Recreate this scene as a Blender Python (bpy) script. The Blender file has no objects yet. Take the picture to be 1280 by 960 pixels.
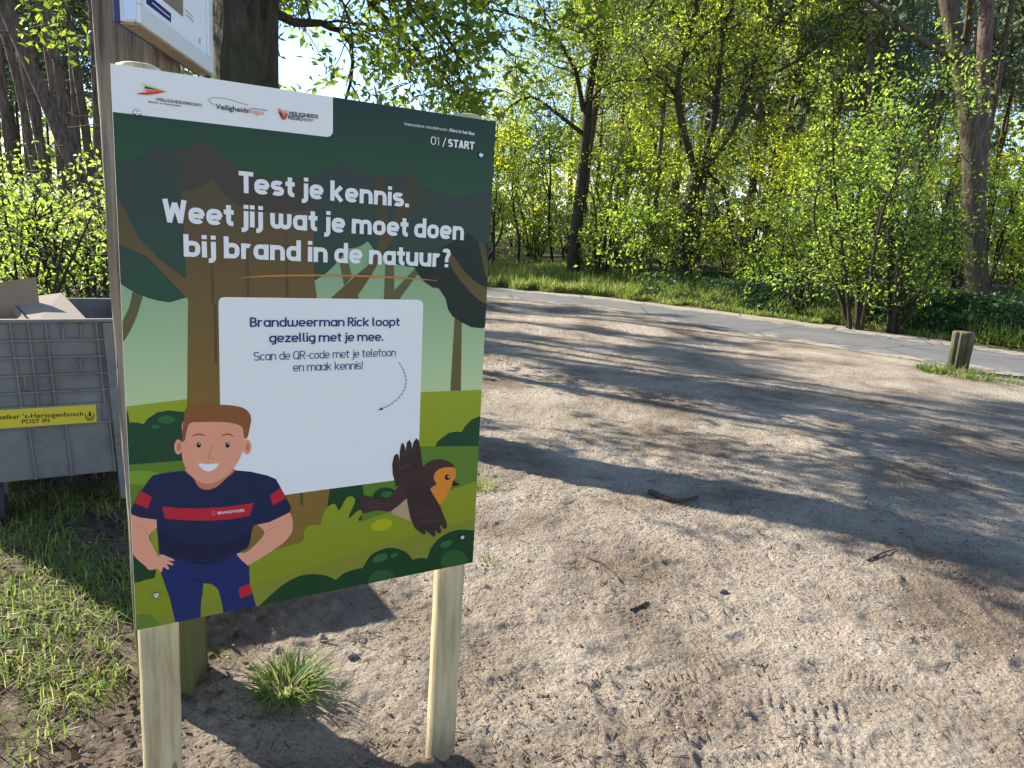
import bpy, math, random
import numpy as np
from mathutils import Vector, Matrix
from mathutils.geometry import tessellate_polygon
sc = bpy.context.scene
col = sc.collection
RAD = math.radians

# ------------------------------------------------------------------ camera, sky, sun, exposure
FOC, CAMZ = 924.06, 1.53                      # focal length in photo pixels, camera height
RM = np.array([[0.9981575, 0.06067619, 0], [0.01200805, -0.19753916, 0.98022145], [0.0594761, -0.97841539, -0.1979038]])
def ray(px, py): return RM @ np.array([(px - 640) / FOC, (py - 480) / FOC, 1.0])
def ground_pt(px, py, z=0.0):
    r = ray(px, py); t = (z - CAMZ) / r[2]; return np.array([r[0] * t, r[1] * t, z])
def at(px, py, Y):
    r = ray(px, py); return r * (Y / r[1]) + np.array([0, 0, CAMZ])
cd = bpy.data.cameras.new('camera'); cam = bpy.data.objects.new('camera', cd); col.objects.link(cam); sc.camera = cam
cd.sensor_width = 36; cd.lens = 36 * FOC / 1280; cd.clip_start = 0.05; cd.clip_end = 2000
M = Matrix.Identity(4)
for i in range(3):
    M[i][0] = RM[i, 0]; M[i][1] = -RM[i, 1]; M[i][2] = -RM[i, 2]
M[2][3] = CAMZ
cam.matrix_world = M

SUN_AZ, SUN_EL = -61.0, 32.0                  # degrees right of the view direction, above the horizon
w = bpy.data.worlds.new("World"); sc.world = w; w.use_nodes = True
wn = w.node_tree.nodes; sky = wn.new('ShaderNodeTexSky'); sky.sky_type = 'NISHITA'; sky.sun_disc = False
sky.sun_elevation = RAD(SUN_EL); sky.sun_rotation = RAD(SUN_AZ); sky.dust_density = 0.4; sky.ozone_density = 1.0; sky.air_density = 0.9; sky.altitude = 1200
w.node_tree.links.new(sky.outputs[0], wn['Background'].inputs[0]); wn['Background'].inputs[1].default_value = 0.12
SUN = Vector((math.sin(RAD(SUN_AZ)) * math.cos(RAD(SUN_EL)), math.cos(RAD(SUN_AZ)) * math.cos(RAD(SUN_EL)), math.sin(RAD(SUN_EL))))
sl = bpy.data.lights.new('sun', 'SUN'); sl.energy = 5.0; sl.angle = RAD(0.53); sl.color = (1.0, 0.93, 0.82)
so = bpy.data.objects.new('sun', sl); so.rotation_euler = (-SUN).to_track_quat('-Z', 'Y').to_euler(); so.location = (-30, 18, 30); col.objects.link(so)
sc.view_settings.view_transform = 'Standard'; sc.view_settings.look = 'None'; sc.view_settings.gamma = 1
sc.view_settings.exposure = 1.45
sc.cycles.max_bounces = 6; sc.cycles.diffuse_bounces = 3; sc.cycles.glossy_bounces = 2; sc.cycles.transmission_bounces = 4
sc.cycles.use_denoising = True; sc.cycles.caustics_reflective = False; sc.cycles.caustics_refractive = False

# ------------------------------------------------------------------ helpers: noise, meshes, objects
def lin(c): return tuple((v / 255 / 12.92 if v / 255 <= 0.04045 else ((v / 255 + 0.055) / 1.055) ** 2.4) for v in c)
def smooth(a, b, x):
    t = np.clip((x - a) / (b - a), 0, 1); return t * t * (3 - 2 * t)
def vnoise(x, y, seed=0):
    xi = np.floor(x).astype(np.int64); yi = np.floor(y).astype(np.int64); fx = x - xi; fy = y - yi
    fx = fx * fx * fx * (fx * (fx * 6 - 15) + 10); fy = fy * fy * fy * (fy * (fy * 6 - 15) + 10)
    def h(a, b):
        n = (a * 374761393 + b * 668265263 + seed * 982451653) & 0x7fffffff
        n = ((n ^ (n >> 13)) * 1274126177) & 0x7fffffff
        n = n ^ (n >> 16); return (n & 0xffff) / 32767.5 - 1
    return (h(xi, yi) * (1 - fx) + h(xi + 1, yi) * fx) * (1 - fy) + (h(xi, yi + 1) * (1 - fx) + h(xi + 1, yi + 1) * fx) * fy

def mesh_obj(name, V, faces, mats=None, parent=None, loc=None, smooth_sh=False, mat_idx=None):
    """V (n,3); faces: list of int arrays (m,k)"""
    V = np.asarray(V, dtype=np.float32).reshape(-1, 3)
    if not isinstance(faces, list): faces = [faces]
    faces = [np.asarray(f, dtype=np.int32) for f in faces if len(f)]
    me = bpy.data.meshes.new(name)
    loops = np.concatenate([f.ravel() for f in faces]); tot = np.concatenate([np.full(len(f), f.shape[1], np.int32) for f in faces])
    start = np.concatenate([[0], np.cumsum(tot)[:-1]]).astype(np.int32)
    me.vertices.add(len(V)); me.vertices.foreach_set('co', V.ravel())
    me.loops.add(len(loops)); me.loops.foreach_set('vertex_index', loops)
    me.polygons.add(len(tot)); me.polygons.foreach_set('loop_start', start); me.polygons.foreach_set('loop_total', tot)
    if mat_idx is not None: me.polygons.foreach_set('material_index', np.asarray(mat_idx, np.int32))
    me.update(calc_edges=True); me.validate()
    if smooth_sh: me.polygons.foreach_set('use_smooth', np.ones(len(me.polygons), bool))
    for m in (mats if isinstance(mats, (list, tuple)) else [mats]):
        if m: me.materials.append(m)
    o = bpy.data.objects.new(name, me); col.objects.link(o)
    if parent is not None: o.parent = parent
    if loc is not None: o.location = loc
    return o
def tag(o, label=None, cat=None, group=None, kind=None):
    if label: o['label'] = label
    if cat: o['category'] = cat
    if group: o['group'] = group
    if kind: o['kind'] = kind
    return o
def thing(name, label, cat, loc=(0, 0, 0), rz=0.0, group=None):
    o = bpy.data.objects.new(name, None); o.empty_display_size = 0.2; col.objects.link(o)
    o.location = loc; o.rotation_euler = (0, 0, rz); return tag(o, label, cat, group)
def copy_tree(o, parent=None):
    c = o.copy(); col.objects.link(c); c.parent = parent
    for ch in list(o.children): copy_tree(ch, c)
    return c

class MB:
    """collects simple solids into one mesh"""
    def __init__(s): s.V = []; s.F = []; s.n = 0; s.mi = []
    def add(s, V, F, mi=0):
        for f in F: s.F.append(tuple(i + s.n for i in f)); s.mi.append(mi)
        s.V.extend([tuple(v) for v in V]); s.n += len(V)
    def box(s, x0, x1, y0, y1, z0, z1, b=0.0, mi=0):
        if b <= 0:
            V = [(x, y, z) for z in (z0, z1) for y in (y0, y1) for x in (x0, x1)]
            s.add(V, [(0, 2, 3, 1), (4, 5, 7, 6), (0, 1, 5, 4), (2, 6, 7, 3), (0, 4, 6, 2), (1, 3, 7, 5)], mi); return
        import itertools
        V = []; idx = {}
        for sx, sy, sz in itertools.product((0, 1), repeat=3):
            X = (x0, x1)[sx]; Y = (y0, y1)[sy]; Z = (z0, z1)[sz]; dx = b * (1 - 2 * sx); dy = b * (1 - 2 * sy); dz = b * (1 - 2 * sz)
            idx[sx, sy, sz, 0] = len(V); V.append((X, Y + dy, Z + dz))
            idx[sx, sy, sz, 1] = len(V); V.append((X + dx, Y, Z + dz))
            idx[sx, sy, sz, 2] = len(V); V.append((X + dx, Y + dy, Z))
        F = []
        for a in range(3):
            o1, o2 = [k for k in range(3) if k != a]
            for sa in (0, 1):
                q = []
                for (p, r) in ((0, 0), (1, 0), (1, 1), (0, 1)):
                    k = [0, 0, 0]; k[a] = sa; k[o1] = p; k[o2] = r; q.append(idx[k[0], k[1], k[2], a])
                F.append(q)
        for a in range(3):
            o1, o2 = [k for k in range(3) if k != a]
            for p in (0, 1):
                for r in (0, 1):
                    k0 = [0, 0, 0]; k0[o1] = p; k0[o2] = r; k1 = list(k0); k1[a] = 1
                    F.append([idx[(*k0, o1)], idx[(*k1, o1)], idx[(*k1, o2)], idx[(*k0, o2)]])
        for sx, sy, sz in itertools.product((0, 1), repeat=3): F.append([idx[sx, sy, sz, i] for i in range(3)])
        s.add(V, F, mi)
    def build(s, name, mats, parent=None, loc=None, sm=False, tf=None):
        V = np.array(s.V, float)
        if tf is not None: V = tf(V)
        me = bpy.data.meshes.new(name); me.from_pydata(V.tolist(), [], s.F); me.validate()
        for m in (mats if isinstance(mats, (list, tuple)) else [mats]): me.materials.append(m)
        if len(me.materials) > 1: me.polygons.foreach_set('material_index', s.mi)
        import bmesh
        bm = bmesh.new(); bm.from_mesh(me); bmesh.ops.recalc_face_normals(bm, faces=bm.faces); bm.to_mesh(me); bm.free()
        if sm: me.polygons.foreach_set('use_smooth', np.ones(len(me.polygons), bool))
        o = bpy.data.objects.new(name, me); col.objects.link(o)
        if parent is not None: o.parent = parent
        if loc is not None: o.location = loc
        return o

def tube(P, Rr, sides=6, rng=None, rough=0.0, cap=True):
    """swept tube -> V (n,3), quads (m,4)"""
    P = np.asarray(P, float); n = len(P); Rr = np.broadcast_to(np.asarray(Rr, float), (n,))
    T = np.gradient(P, axis=0); T /= np.linalg.norm(T, axis=1)[:, None] + 1e-9
    a = np.array([1.0, 0, 0]) if abs(T[0, 0]) < 0.9 else np.array([0, 1.0, 0])
    U = np.zeros_like(P); u = a - T[0] * a.dot(T[0]); u /= np.linalg.norm(u)
    for i in range(n):
        u = u - T[i] * u.dot(T[i]); u /= np.linalg.norm(u) + 1e-9; U[i] = u
    W = np.cross(T, U); an = np.arange(sides) * 2 * math.pi / sides
    rad = Rr[:, None] * np.ones(sides)[None]
    if rough and rng is not None: rad = rad * (1 + rough * rng.standard_normal((n, sides)))
    V = P[:, None] + rad[..., None] * (np.cos(an)[None, :, None] * U[:, None] + np.sin(an)[None, :, None] * W[:, None])
    i = np.arange(n - 1)[:, None]; j = np.arange(sides)[None]; j2 = (j + 1) % sides
    F = np.stack([i * sides + j, i * sides + j2, (i + 1) * sides + j2, (i + 1) * sides + j], -1).reshape(-1, 4)
    return V.reshape(-1, 3), F
class Acc:
    def __init__(s): s.V = []; s.F = []; s.n = 0
    def add(s, V, F):
        s.V.append(V); s.F.append(F + s.n); s.n += len(V)
    def get(s): return np.concatenate(s.V), np.concatenate(s.F)

def leaf_quads(P, size, rng, asp=0.5, up=0.8, fold=0.12):
    n = len(P); P = np.asarray(P, float)
    N = rng.standard_normal((n, 3)); N[:, 2] += up; N /= np.linalg.norm(N, axis=1)[:, None]
    T = rng.standard_normal((n, 3)); T -= N * (T * N).sum(1)[:, None]; T /= np.linalg.norm(T, axis=1)[:, None]
    B = np.cross(N, T); s = (size * (0.65 + 0.7 * rng.random(n)))[:, None]
    V = np.stack([P, P + T * s * .45 + B * s * asp * .5 + N * s * fold, P + T * s, P + T * s * .45 - B * s * asp * .5 + N * s * fold], 1)
    F = np.arange(n * 4).reshape(n, 4); return V.reshape(-1, 3), F

# ------------------------------------------------------------------ materials
def new_mat(name):
    m = bpy.data.materials.new(name); m.use_nodes = True; nt = m.node_tree
    return m, nt, nt.nodes['Principled BSDF']
def flat(name, c, rough=0.5, spec=0.4, metal=0.0):
    m, nt, b = new_mat(name); b.inputs['Base Color'].default_value = (*c, 1); b.inputs['Roughness'].default_value = rough
    b.inputs['Specular IOR Level'].default_value = spec; b.inputs['Metallic'].default_value = metal; return m
def node(nt, t, **kw):
    n = nt.nodes.new(t)
    for k, v in kw.items(): setattr(n, k, v)
    return n
def ramp(nt, fac, stops):
    r = node(nt, 'ShaderNodeValToRGB'); e = r.color_ramp.elements
    while len(e) < len(stops): e.new(0.5)
    for el, (p, c) in zip(e, stops): el.position = p; el.color = (*c, 1)
    nt.links.new(fac, r.inputs[0]); return r.outputs[0]
def noise(nt, vec, scale, detail=4, rough=0.55):
    n = node(nt, 'ShaderNodeTexNoise'); n.inputs['Scale'].default_value = scale; n.inputs['Detail'].default_value = detail
    n.inputs['Roughness'].default_value = rough
    if vec is not None: nt.links.new(vec, n.inputs['Vector'])
    return n.outputs['Fac']
def mapping(nt, src, scale):
    m = node(nt, 'ShaderNodeMapping'); m.inputs['Scale'].default_value = scale; nt.links.new(src, m.inputs[0]); return m.outputs[0]
def bump(nt, b, h, strength, dist):
    n = node(nt, 'ShaderNodeBump'); n.inputs['Strength'].default_value = strength; n.inputs['Distance'].default_value = dist
    nt.links.new(h, n.inputs['Height']); nt.links.new(n.outputs[0], b.inputs['Normal']); return n
def mix(nt, f, a, b_):
    n = node(nt, 'ShaderNodeMix', data_type='RGBA')
    if isinstance(f, float): n.inputs[0].default_value = f
    else: nt.links.new(f, n.inputs[0])
    for s, v in ((6, a), (7, b_)):
        if isinstance(v, tuple): n.inputs[s].default_value = (*v, 1)
        else: nt.links.new(v, n.inputs[s])
    return n.outputs[2]
def bark(name, dark, light, scale=(9, 9, 1.6), bump_d=0.02, moss=None):
    m, nt, b = new_mat(name); tc = node(nt, 'ShaderNodeTexCoord'); v = mapping(nt, tc.outputs['Object'], scale)
    n1 = noise(nt, v, 2.2, 6, 0.65); n2 = noise(nt, tc.outputs['Object'], 1.3, 3)
    c = ramp(nt, n1, [(0.35, dark), (0.7, light)])
    if moss: c = mix(nt, ramp(nt, n2, [(0.45, (0, 0, 0)), (0.65, (0.8,) * 3)]), c, moss)
    nt.links.new(c, b.inputs['Base Color']); b.inputs['Roughness'].default_value = 0.9; b.inputs['Specular IOR Level'].default_value = 0.2
    bump(nt, b, n1, 1.0, bump_d); return m
def leaf_mat(name, c0, c1, c2, trans=0.45, spec=0.3):
    """leaf with per-leaf colour spread and light passing through"""
    m, nt, b = new_mat(name); g = node(nt, 'ShaderNodeNewGeometry')
    c = ramp(nt, g.outputs['Random Per Island'], [(0.0, c0), (0.5, c1), (1.0, c2)])
    oi = node(nt, 'ShaderNodeObjectInfo'); hv = node(nt, 'ShaderNodeHueSaturation'); mr = node(nt, 'ShaderNodeMapRange'); mr.inputs[3].default_value = 0.78; mr.inputs[4].default_value = 1.3; mh = node(nt, 'ShaderNodeMapRange'); mh.inputs[3].default_value = 0.515; mh.inputs[4].default_value = 0.485
    nt.links.new(oi.outputs['Random'], mr.inputs[0]); nt.links.new(oi.outputs['Random'], mh.inputs[0]); nt.links.new(mr.outputs[0], hv.inputs['Value']); nt.links.new(mh.outputs[0], hv.inputs['Hue']); nt.links.new(c, hv.inputs['Color']); c = hv.outputs[0]
    nt.links.new(c, b.inputs['Base Color']); b.inputs['Roughness'].default_value = 0.5; b.inputs['Specular IOR Level'].default_value = spec
    t = node(nt, 'ShaderNodeBsdfTranslucent')
    hs = node(nt, 'ShaderNodeHueSaturation'); hs.inputs['Hue'].default_value = 0.497; hs.inputs['Saturation'].default_value = 1.1; hs.inputs['Value'].default_value = 2.4
    nt.links.new(c, hs.inputs['Color']); nt.links.new(hs.outputs[0], t.inputs[0])
    mx = node(nt, 'ShaderNodeMixShader'); mx.inputs[0].default_value = trans
    nt.links.new(b.outputs[0], mx.inputs[1]); nt.links.new(t.outputs[0], mx.inputs[2])
    nt.links.new(mx.outputs[0], nt.nodes['Material Output'].inputs[0]); return m

LEAF_SPRING = leaf_mat('leaf_spring', (0.17, 0.22, 0.035), (0.245, 0.295, 0.045), (0.33, 0.355, 0.055), 0.6)
LEAF_SHRUB = leaf_mat('leaf_shrub', (0.12, 0.185, 0.035), (0.18, 0.255, 0.045), (0.26, 0.325, 0.06), 0.55)
LEAF_DARK = leaf_mat('leaf_oak', (0.055, 0.095, 0.02), (0.09, 0.14, 0.024), (0.16, 0.2, 0.03), 0.5)
LEAF_IVY = leaf_mat('leaf_bramble', (0.03, 0.06, 0.02), (0.05, 0.095, 0.03), (0.075, 0.12, 0.035), 0.25)
LEAF_FAR = leaf_mat('leaf_far', (0.13, 0.17, 0.055), (0.185, 0.23, 0.07), (0.25, 0.285, 0.095), 0.5)
NEEDLE = leaf_mat('pine_needle', (0.07, 0.095, 0.05), (0.11, 0.14, 0.075), (0.16, 0.19, 0.10), 0.35)
GRASS = leaf_mat('grass_blade', (0.07, 0.12, 0.02), (0.13, 0.20, 0.035), (0.30, 0.26, 0.13), 0.35, .15)
BARK_PINE = bark('bark_pine', (0.05, 0.036, 0.028), (0.2, 0.14, 0.105))
BARK_RED = bark('bark_red_pine', (0.045, 0.034, 0.026), (0.19, 0.135, 0.095), moss=(0.085, 0.075, 0.05), bump_d=.05)
BARK_OAK = bark('bark_oak', (0.018, 0.014, 0.011), (0.065, 0.05, 0.037), moss=(0.045, 0.045, 0.02))
BARK_BIG = bark('bark_old_oak', (0.018, 0.014, 0.011), (0.10, 0.075, 0.055), scale=(7, 7, 2.0), bump_d=0.06, moss=(0.05, 0.055, 0.025))

# ------------------------------------------------------------------ ground
ROAD_FAR = np.array([(-60, 43), (-25, 31), (-10, 26)] + [tuple(ground_pt(*p)[:2]) for p in ((612, 359), (759, 372), (940, 394), (1131, 418), (1280, 441))] + [(14, 7), (24, -6), (60, -55)])
ROAD_NEAR = np.array([(-60, 40), (-25, 28.2), (-10, 23)] + [tuple(ground_pt(*p)[:2]) for p in ((612, 371), (759, 386), (940, 420), (1131, 448), (1280, 472))] + [(11, 4.2), (20, -9), (52, -60)])
y_far = lambda x: np.interp(x, ROAD_FAR[:, 0], ROAD_FAR[:, 1])
y_near = lambda x: np.interp(x, ROAD_NEAR[:, 0], ROAD_NEAR[:, 1])
def terrain(x, y):
    x = np.asarray(x, float); y = np.asarray(y, float)
    d = y - y_far(x)
    z = 0.75 * (1 - np.exp(-np.maximum(d - 0.2, 0) / 5.5)) + 0.18 * vnoise(x / 5, y / 5, 5) * smooth(1, 6, d)
    z = z + 0.05 * vnoise(x / 2.5 + 9, y / 2.5, 8) * (1 - smooth(-2.5, -0.5, y - y_near(x)))
    z = z + 0.03 * smooth(-1.2, -2.0, x) * (1 - smooth(8, 14, y))
    return z
def sand_edge(y): return np.interp(y, [-5, 2, 3, 5, 10, 17, 24], [-1.0, -0.98, -0.95, -0.62, -1.6, -3.6, -8])

def axis(fine0, fine1, step, lo, hi, grow=1.05, mx=9):
    a = list(np.arange(fine0, fine1 + 1e-6, step)); s = step; x = a[-1]; up = []
    while x < hi: s = min(s * grow, mx); x += s; up.append(x)
    s = step; x = a[0]; dn = []
    while x > lo: s = min(s * grow, mx); x -= s; dn.append(x)
    return np.array(dn[::-1] + a + up)
gx = axis(-2.3, 2.6, 0.0095, -320, 320, 1.028); gy = axis(1.75, 4.4, 0.0095, -120, 420, 1.016)
GX, GY = np.meshgrid(gx, gy); sh = GX.shape
rng = np.random.default_rng(7)
Z = terrain(GX, GY)
on_sand = smooth(-0.12, 0.22, GX - sand_edge(GY) + 0.14 * vnoise(GX * 2.3, GY * 2.3, 3)) * (1 - smooth(-0.5, 0.1, GY - y_near(GX)))
between = smooth(0.15, 0.7, GY - y_near(GX)) * (1 - smooth(-0.7, -0.15, GY - y_far(GX)))
near = 1 - smooth(14, 22, np.hypot(GX, GY))
rough = np.zeros(sh)
for sc_, amp, sd in ((0.55, .012, 11), (0.23, .0075, 12), (0.11, .0058, 13), (0.055, .0060, 14), (0.03, .0044, 15)):
    rough += amp * (1 - 1.6 * np.abs(vnoise(GX / sc_ + 0.3 * vnoise(GX / sc_ / 2, GY / sc_ / 2, sd + 40), GY / sc_, sd))) if sc_ in (0.23, 0.055) else amp * vnoise(GX / sc_, GY / sc_, sd)
rough *= 0.75 + 0.45 * vnoise(GX / 0.9, GY / 0.9, 31)
def dent(cx, cy, rx, ry, ang, depth, rim=0.45):
    R_ = max(rx, ry) * 2.2
    i0, i1 = np.searchsorted(gx, [cx - R_, cx + R_]); j0, j1 = np.searchsorted(gy, [cy - R_, cy + R_])
    if i1 - i0 < 2 or j1 - j0 < 2: return
    X = GX[j0:j1, i0:i1] - cx; Y = GY[j0:j1, i0:i1] - cy; c, s = math.cos(ang), math.sin(ang)
    u = (X * c + Y * s) / rx; v = (-X * s + Y * c) / ry; r2 = u * u + v * v
    rough[j0:j1, i0:i1] += depth * (-np.exp(-r2 * r2 * 1.2) + rim * np.exp(-((np.sqrt(r2) - 1.25) / 0.28) ** 2))
for k in range(700):
    y = 1.7 + 12 * rng.random() ** 1.6; x = -1.0 + (y * 0.95 + 1.4) * rng.random()
    r = 0.035 + 0.05 * rng.random(); dent(x, y, r * 1.9, r, rng.random() * 3.14, 0.003 + 0.007 * rng.random())
for k in range(800):                                               # clods and crumbs
    y = 1.7 + 5 * rng.random() ** 1.5; x = -1.3 + (y * 0.95 + 1.4) * rng.random()
    r = 0.009 + 0.009 * rng.random(); dent(x, y, r * 1.3, r, rng.random() * 3.14, (0.004 + 0.006 * rng.random()) * rng.choice([-1, 1]), 0.0)
def treads(px0, px1, width, pitch, depth, skew=0.35):
    """a run of tyre or sole lugs pressed into the sand between two points of the ground"""
    a = ground_pt(*px0)[:2] if px0[0] > 20 else np.array(px0); b = ground_pt(*px1)[:2] if px0[0] > 20 else np.array(px1); L = np.linalg.norm(b - a); t = (b - a) / L; n_ = np.array([-t[1], t[0]])
    lo = np.minimum(a, b) - width * 2; hi = np.maximum(a, b) + width * 2
    i0, i1 = np.searchsorted(gx, [lo[0], hi[0]]); j0, j1 = np.searchsorted(gy, [lo[1], hi[1]])
    X = GX[j0:j1, i0:i1] - a[0]; Y = GY[j0:j1, i0:i1] - a[1]; u = X * t[0] + Y * t[1]; v = X * n_[0] + Y * n_[1]
    m = smooth(-0.06, 0.08, u) * smooth(-0.06, 0.08, L - u) * smooth(-0.02, 0.016, width / 2 - np.abs(v)) * smooth(-.75, -.1, vnoise(X * 9, Y * 9, 55))
    lug = np.clip(2.2 * np.sin(2 * math.pi * (u + skew * np.abs(v)) / pitch), -1, 1) * np.where(np.abs(v) < width * .04, 0, 1)
    R0 = rough[j0:j1, i0:i1]; rough[j0:j1, i0:i1] = R0 * (1 - 0.6 * m) + m * (0.85 * depth * lug - 0.004)
treads((945, 858), (1100, 892), 0.10, 0.036, 0.0065, 0.0)
treads((1000, 905), (1130, 940), 0.10, 0.036, 0.0055, 0.0)
treads((805, 842), (905, 800), 0.12, 0.034, 0.0065, 0.5)
treads((760, 700), (800, 680), 0.085, 0.018, 0.004, 0.0)
treads((905, 950), (1010, 945), 0.11, 0.034, 0.0065, 0.4)
treads((470, 830), (520, 850), 0.09, 0.022, 0.004, 0.0)
treads((1150, 690), (1235, 740), 0.11, 0.034, 0.005, 0.4)
for k in range(46):                                                # scattered half trodden sole prints
    y = 1.9 + 4.2 * rng.random() ** 1.3; x = -.3 + (y * .75) * rng.random(); a_ = rng.random() * 6.28; L_ = .12 + .16 * rng.random()
    treads((x, y), (x + L_ * math.cos(a_), y + L_ * math.sin(a_)), .075 + .03 * rng.random(), .019 + .018 * rng.random(), .003 + .003 * rng.random(), rng.choice([0., .4, -.4]))
p0 = ground_pt(310, 745); Z += 0.075 * np.exp(-(((GX - p0[0]) / 0.20) ** 2 + ((GY - p0[1]) / 0.16) ** 2))     # loose heap beside the old post
for k in range(160): dent(p0[0] + rng.normal(0, .18), p0[1] + rng.normal(0, .16), .02, .016, rng.random() * 3, -0.012 - .012 * rng.random(), 0)
for px in ((555, 957), (572, 948), (535, 950)):
    q = ground_pt(*px); dent(q[0], q[1], .05, .04, 0, -0.03, 0)
forest = smooth(0.2, 3, GY - y_far(GX))
Z = Z + rough * (0.25 + 0.75 * np.maximum(on_sand, 0.45)) * near * (1 - between) * (1 - forest)
Z = Z - 0.03 * between
soil = np.exp(-(((GX - p0[0]) / 0.34) ** 2 + ((GY - p0[1]) / 0.26) ** 2))
pole_soil = np.exp(-(((GX + 0.13) / 0.16) ** 2 + ((GY - 1.89) / 0.13) ** 2)) + 0.8 * np.exp(-(((GX + 0.75) / 0.3) ** 2 + ((GY - 1.62) / 0.35) ** 2))
damp = np.clip(soil * 1.1 + pole_soil, 0, 1)
J, I = np.meshgrid(np.arange(sh[0] - 1), np.arange(sh[1] - 1), indexing='ij'); b0 = (J * sh[1] + I).ravel()
GF = np.stack([b0, b0 + 1, b0 + 1 + sh[1], b0 + sh[1]], 1)

m, nt, b = new_mat('ground_soil_and_sand')
at_ = node(nt, 'ShaderNodeVertexColor', layer_name='zone'); sp = node(nt, 'ShaderNodeSeparateColor'); nt.links.new(at_.outputs[0], sp.inputs[0])
gg = node(nt, 'ShaderNodeNewGeometry'); pos = gg.outputs['Position']
sandc = ramp(nt, noise(nt, pos, 1.1, 6, 0.6), [(0.36, (0.21, 0.165, 0.12)), (0.5, (0.37, 0.308, 0.236)), (0.64, (0.475, 0.405, 0.318))])
speck = ramp(nt, noise(nt, pos, 95, 3, 0.7), [(0.36, (0.45, 0.42, 0.4)), (0.5, (0.95,) * 3), (0.75, (1.12,) * 3)])
mul = node(nt, 'ShaderNodeMix', data_type='RGBA', blend_type='MULTIPLY'); mul.inputs[0].default_value = 0.75
nt.links.new(sandc, mul.inputs[6]); nt.links.new(speck, mul.inputs[7]); sandc = mul.outputs[2]
spk2 = ramp(nt, noise(nt, pos, 38, 5, 0.75), [(0.59, (0, 0, 0)), (0.65, (0.7,) * 3)]); sandc = mix(nt, spk2, sandc, (0.10, 0.078, 0.058))
bits = ramp(nt, noise(nt, mapping(nt, pos, (1, 2.2, 1)), 22, 5, 0.75), [(0.61, (0, 0, 0)), (0.67, (1, 1, 1))])     # crumbs of dark humus on the sand
f2 = node(nt, 'ShaderNodeMath', operation='MULTIPLY'); nt.links.new(bits, f2.inputs[0]); f2.inputs[1].default_value = 0.55
sandc = mix(nt, f2.outputs[0], sandc, (0.13, 0.095, 0.07))
soilc = ramp(nt, noise(nt, pos, 14, 8, 0.7), [(0.3, (0.05, 0.036, 0.026)), (0.5, (0.14, 0.105, 0.075)), (0.7, (0.28, 0.225, 0.165))])
mossc = ramp(nt, noise(nt, pos, 30, 6, 0.7), [(0.35, (0.06, 0.065, 0.015)), (0.65, (0.19, 0.19, 0.03))])
floorc = ramp(nt, noise(nt, pos, 6, 8, 0.7), [(0.3, (0.045, 0.04, 0.02)), (0.5, (0.09, 0.085, 0.035)), (0.7, (0.16, 0.13, 0.08))])
mossm = ramp(nt, noise(nt, pos, 3.0, 5, 0.6), [(0.52, (0, 0, 0)), (0.62, (0.8,) * 3)])
left = mix(nt, mossm, soilc, mossc)
c = mix(nt, sp.outputs[0], left, sandc); c = mix(nt, sp.outputs[2], c, soilc); c = mix(nt, sp.outputs[1], c, floorc)
nt.links.new(c, b.inputs['Base Color']); b.inputs['Roughness'].default_value = 0.95; b.inputs['Specular IOR Level'].default_value = 0.15
h = node(nt, 'ShaderNodeMath', operation='ADD'); nt.links.new(noise(nt, pos, 85, 5, 0.75), h.inputs[0]); nt.links.new(noise(nt, pos, 24, 4, 0.6), h.inputs[1])
vo = node(nt, 'ShaderNodeTexVoronoi'); vo.inputs['Scale'].default_value = 55; nt.links.new(pos, vo.inputs['Vector'])
h2 = node(nt, 'ShaderNodeMath', operation='MULTIPLY_ADD'); nt.links.new(vo.outputs['Distance'], h2.inputs[0]); h2.inputs[1].default_value = -0.55; h3 = node(nt, 'ShaderNodeMath', operation='MULTIPLY_ADD'); nt.links.new(noise(nt, pos, 7.5, 7, 0.72), h3.inputs[0]); h3.inputs[1].default_value = 2.6; nt.links.new(h.outputs[0], h3.inputs[2]); nt.links.new(h3.outputs[0], h2.inputs[2])
bump(nt, b, h2.outputs[0], 1.0, 0.02)
ground = mesh_obj('ground', np.stack([GX, GY, Z], -1).reshape(-1, 3), GF, m, smooth_sh=True); tag(ground, 'pale trampled sand and soil running into the forest floor', None, None, 'structure')
ca = ground.data.color_attributes.new('zone', 'FLOAT_COLOR', 'POINT')
ca.data.foreach_set('color', np.stack([on_sand, forest, damp, np.ones(sh)], -1).astype(np.float32).ravel())
# sampled height of the finished ground
def gz(x, y):
    i = int(np.clip(np.searchsorted(gx, x), 0, len(gx) - 1)); j = int(np.clip(np.searchsorted(gy, y), 0, len(gy) - 1)); return float(Z[j, i])
def gzv(x, y):
    i = np.clip(np.searchsorted(gx, x), 0, len(gx) - 1); j = np.clip(np.searchsorted(gy, y), 0, len(gy) - 1); return Z[j, i]

# road
xs = np.concatenate([np.linspace(-60, -10, 40), np.linspace(-9.5, 20, 140), np.linspace(21, 52, 30)])
A = np.stack([xs, y_near(xs) + 0.10 * vnoise(xs * 1.7, xs * 0, 2) + 0.05 * vnoise(xs * 6, xs * 0, 4)], 1)
tq = np.linspace(0, 1, 9); Pm = []
Bf = np.stack([xs + 0.0, y_far(xs) + 0.08 * vnoise(xs * 1.9, xs * 0 + 5, 2)], 1)
for t in tq: Pm.append(np.column_stack([A * (1 - t) + Bf * t, np.full(len(xs), 0.004 + 0.05 * t * (1 - t))]))
Pm = np.stack(Pm, 1); nx = len(xs); J, I = np.meshgrid(np.arange(nx - 1), np.arange(8), indexing='ij'); b0 = (J * 9 + I).ravel()
m, nt, b = new_mat('asphalt'); g_ = node(nt, 'ShaderNodeNewGeometry'); pos = g_.outputs['Position']
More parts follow.
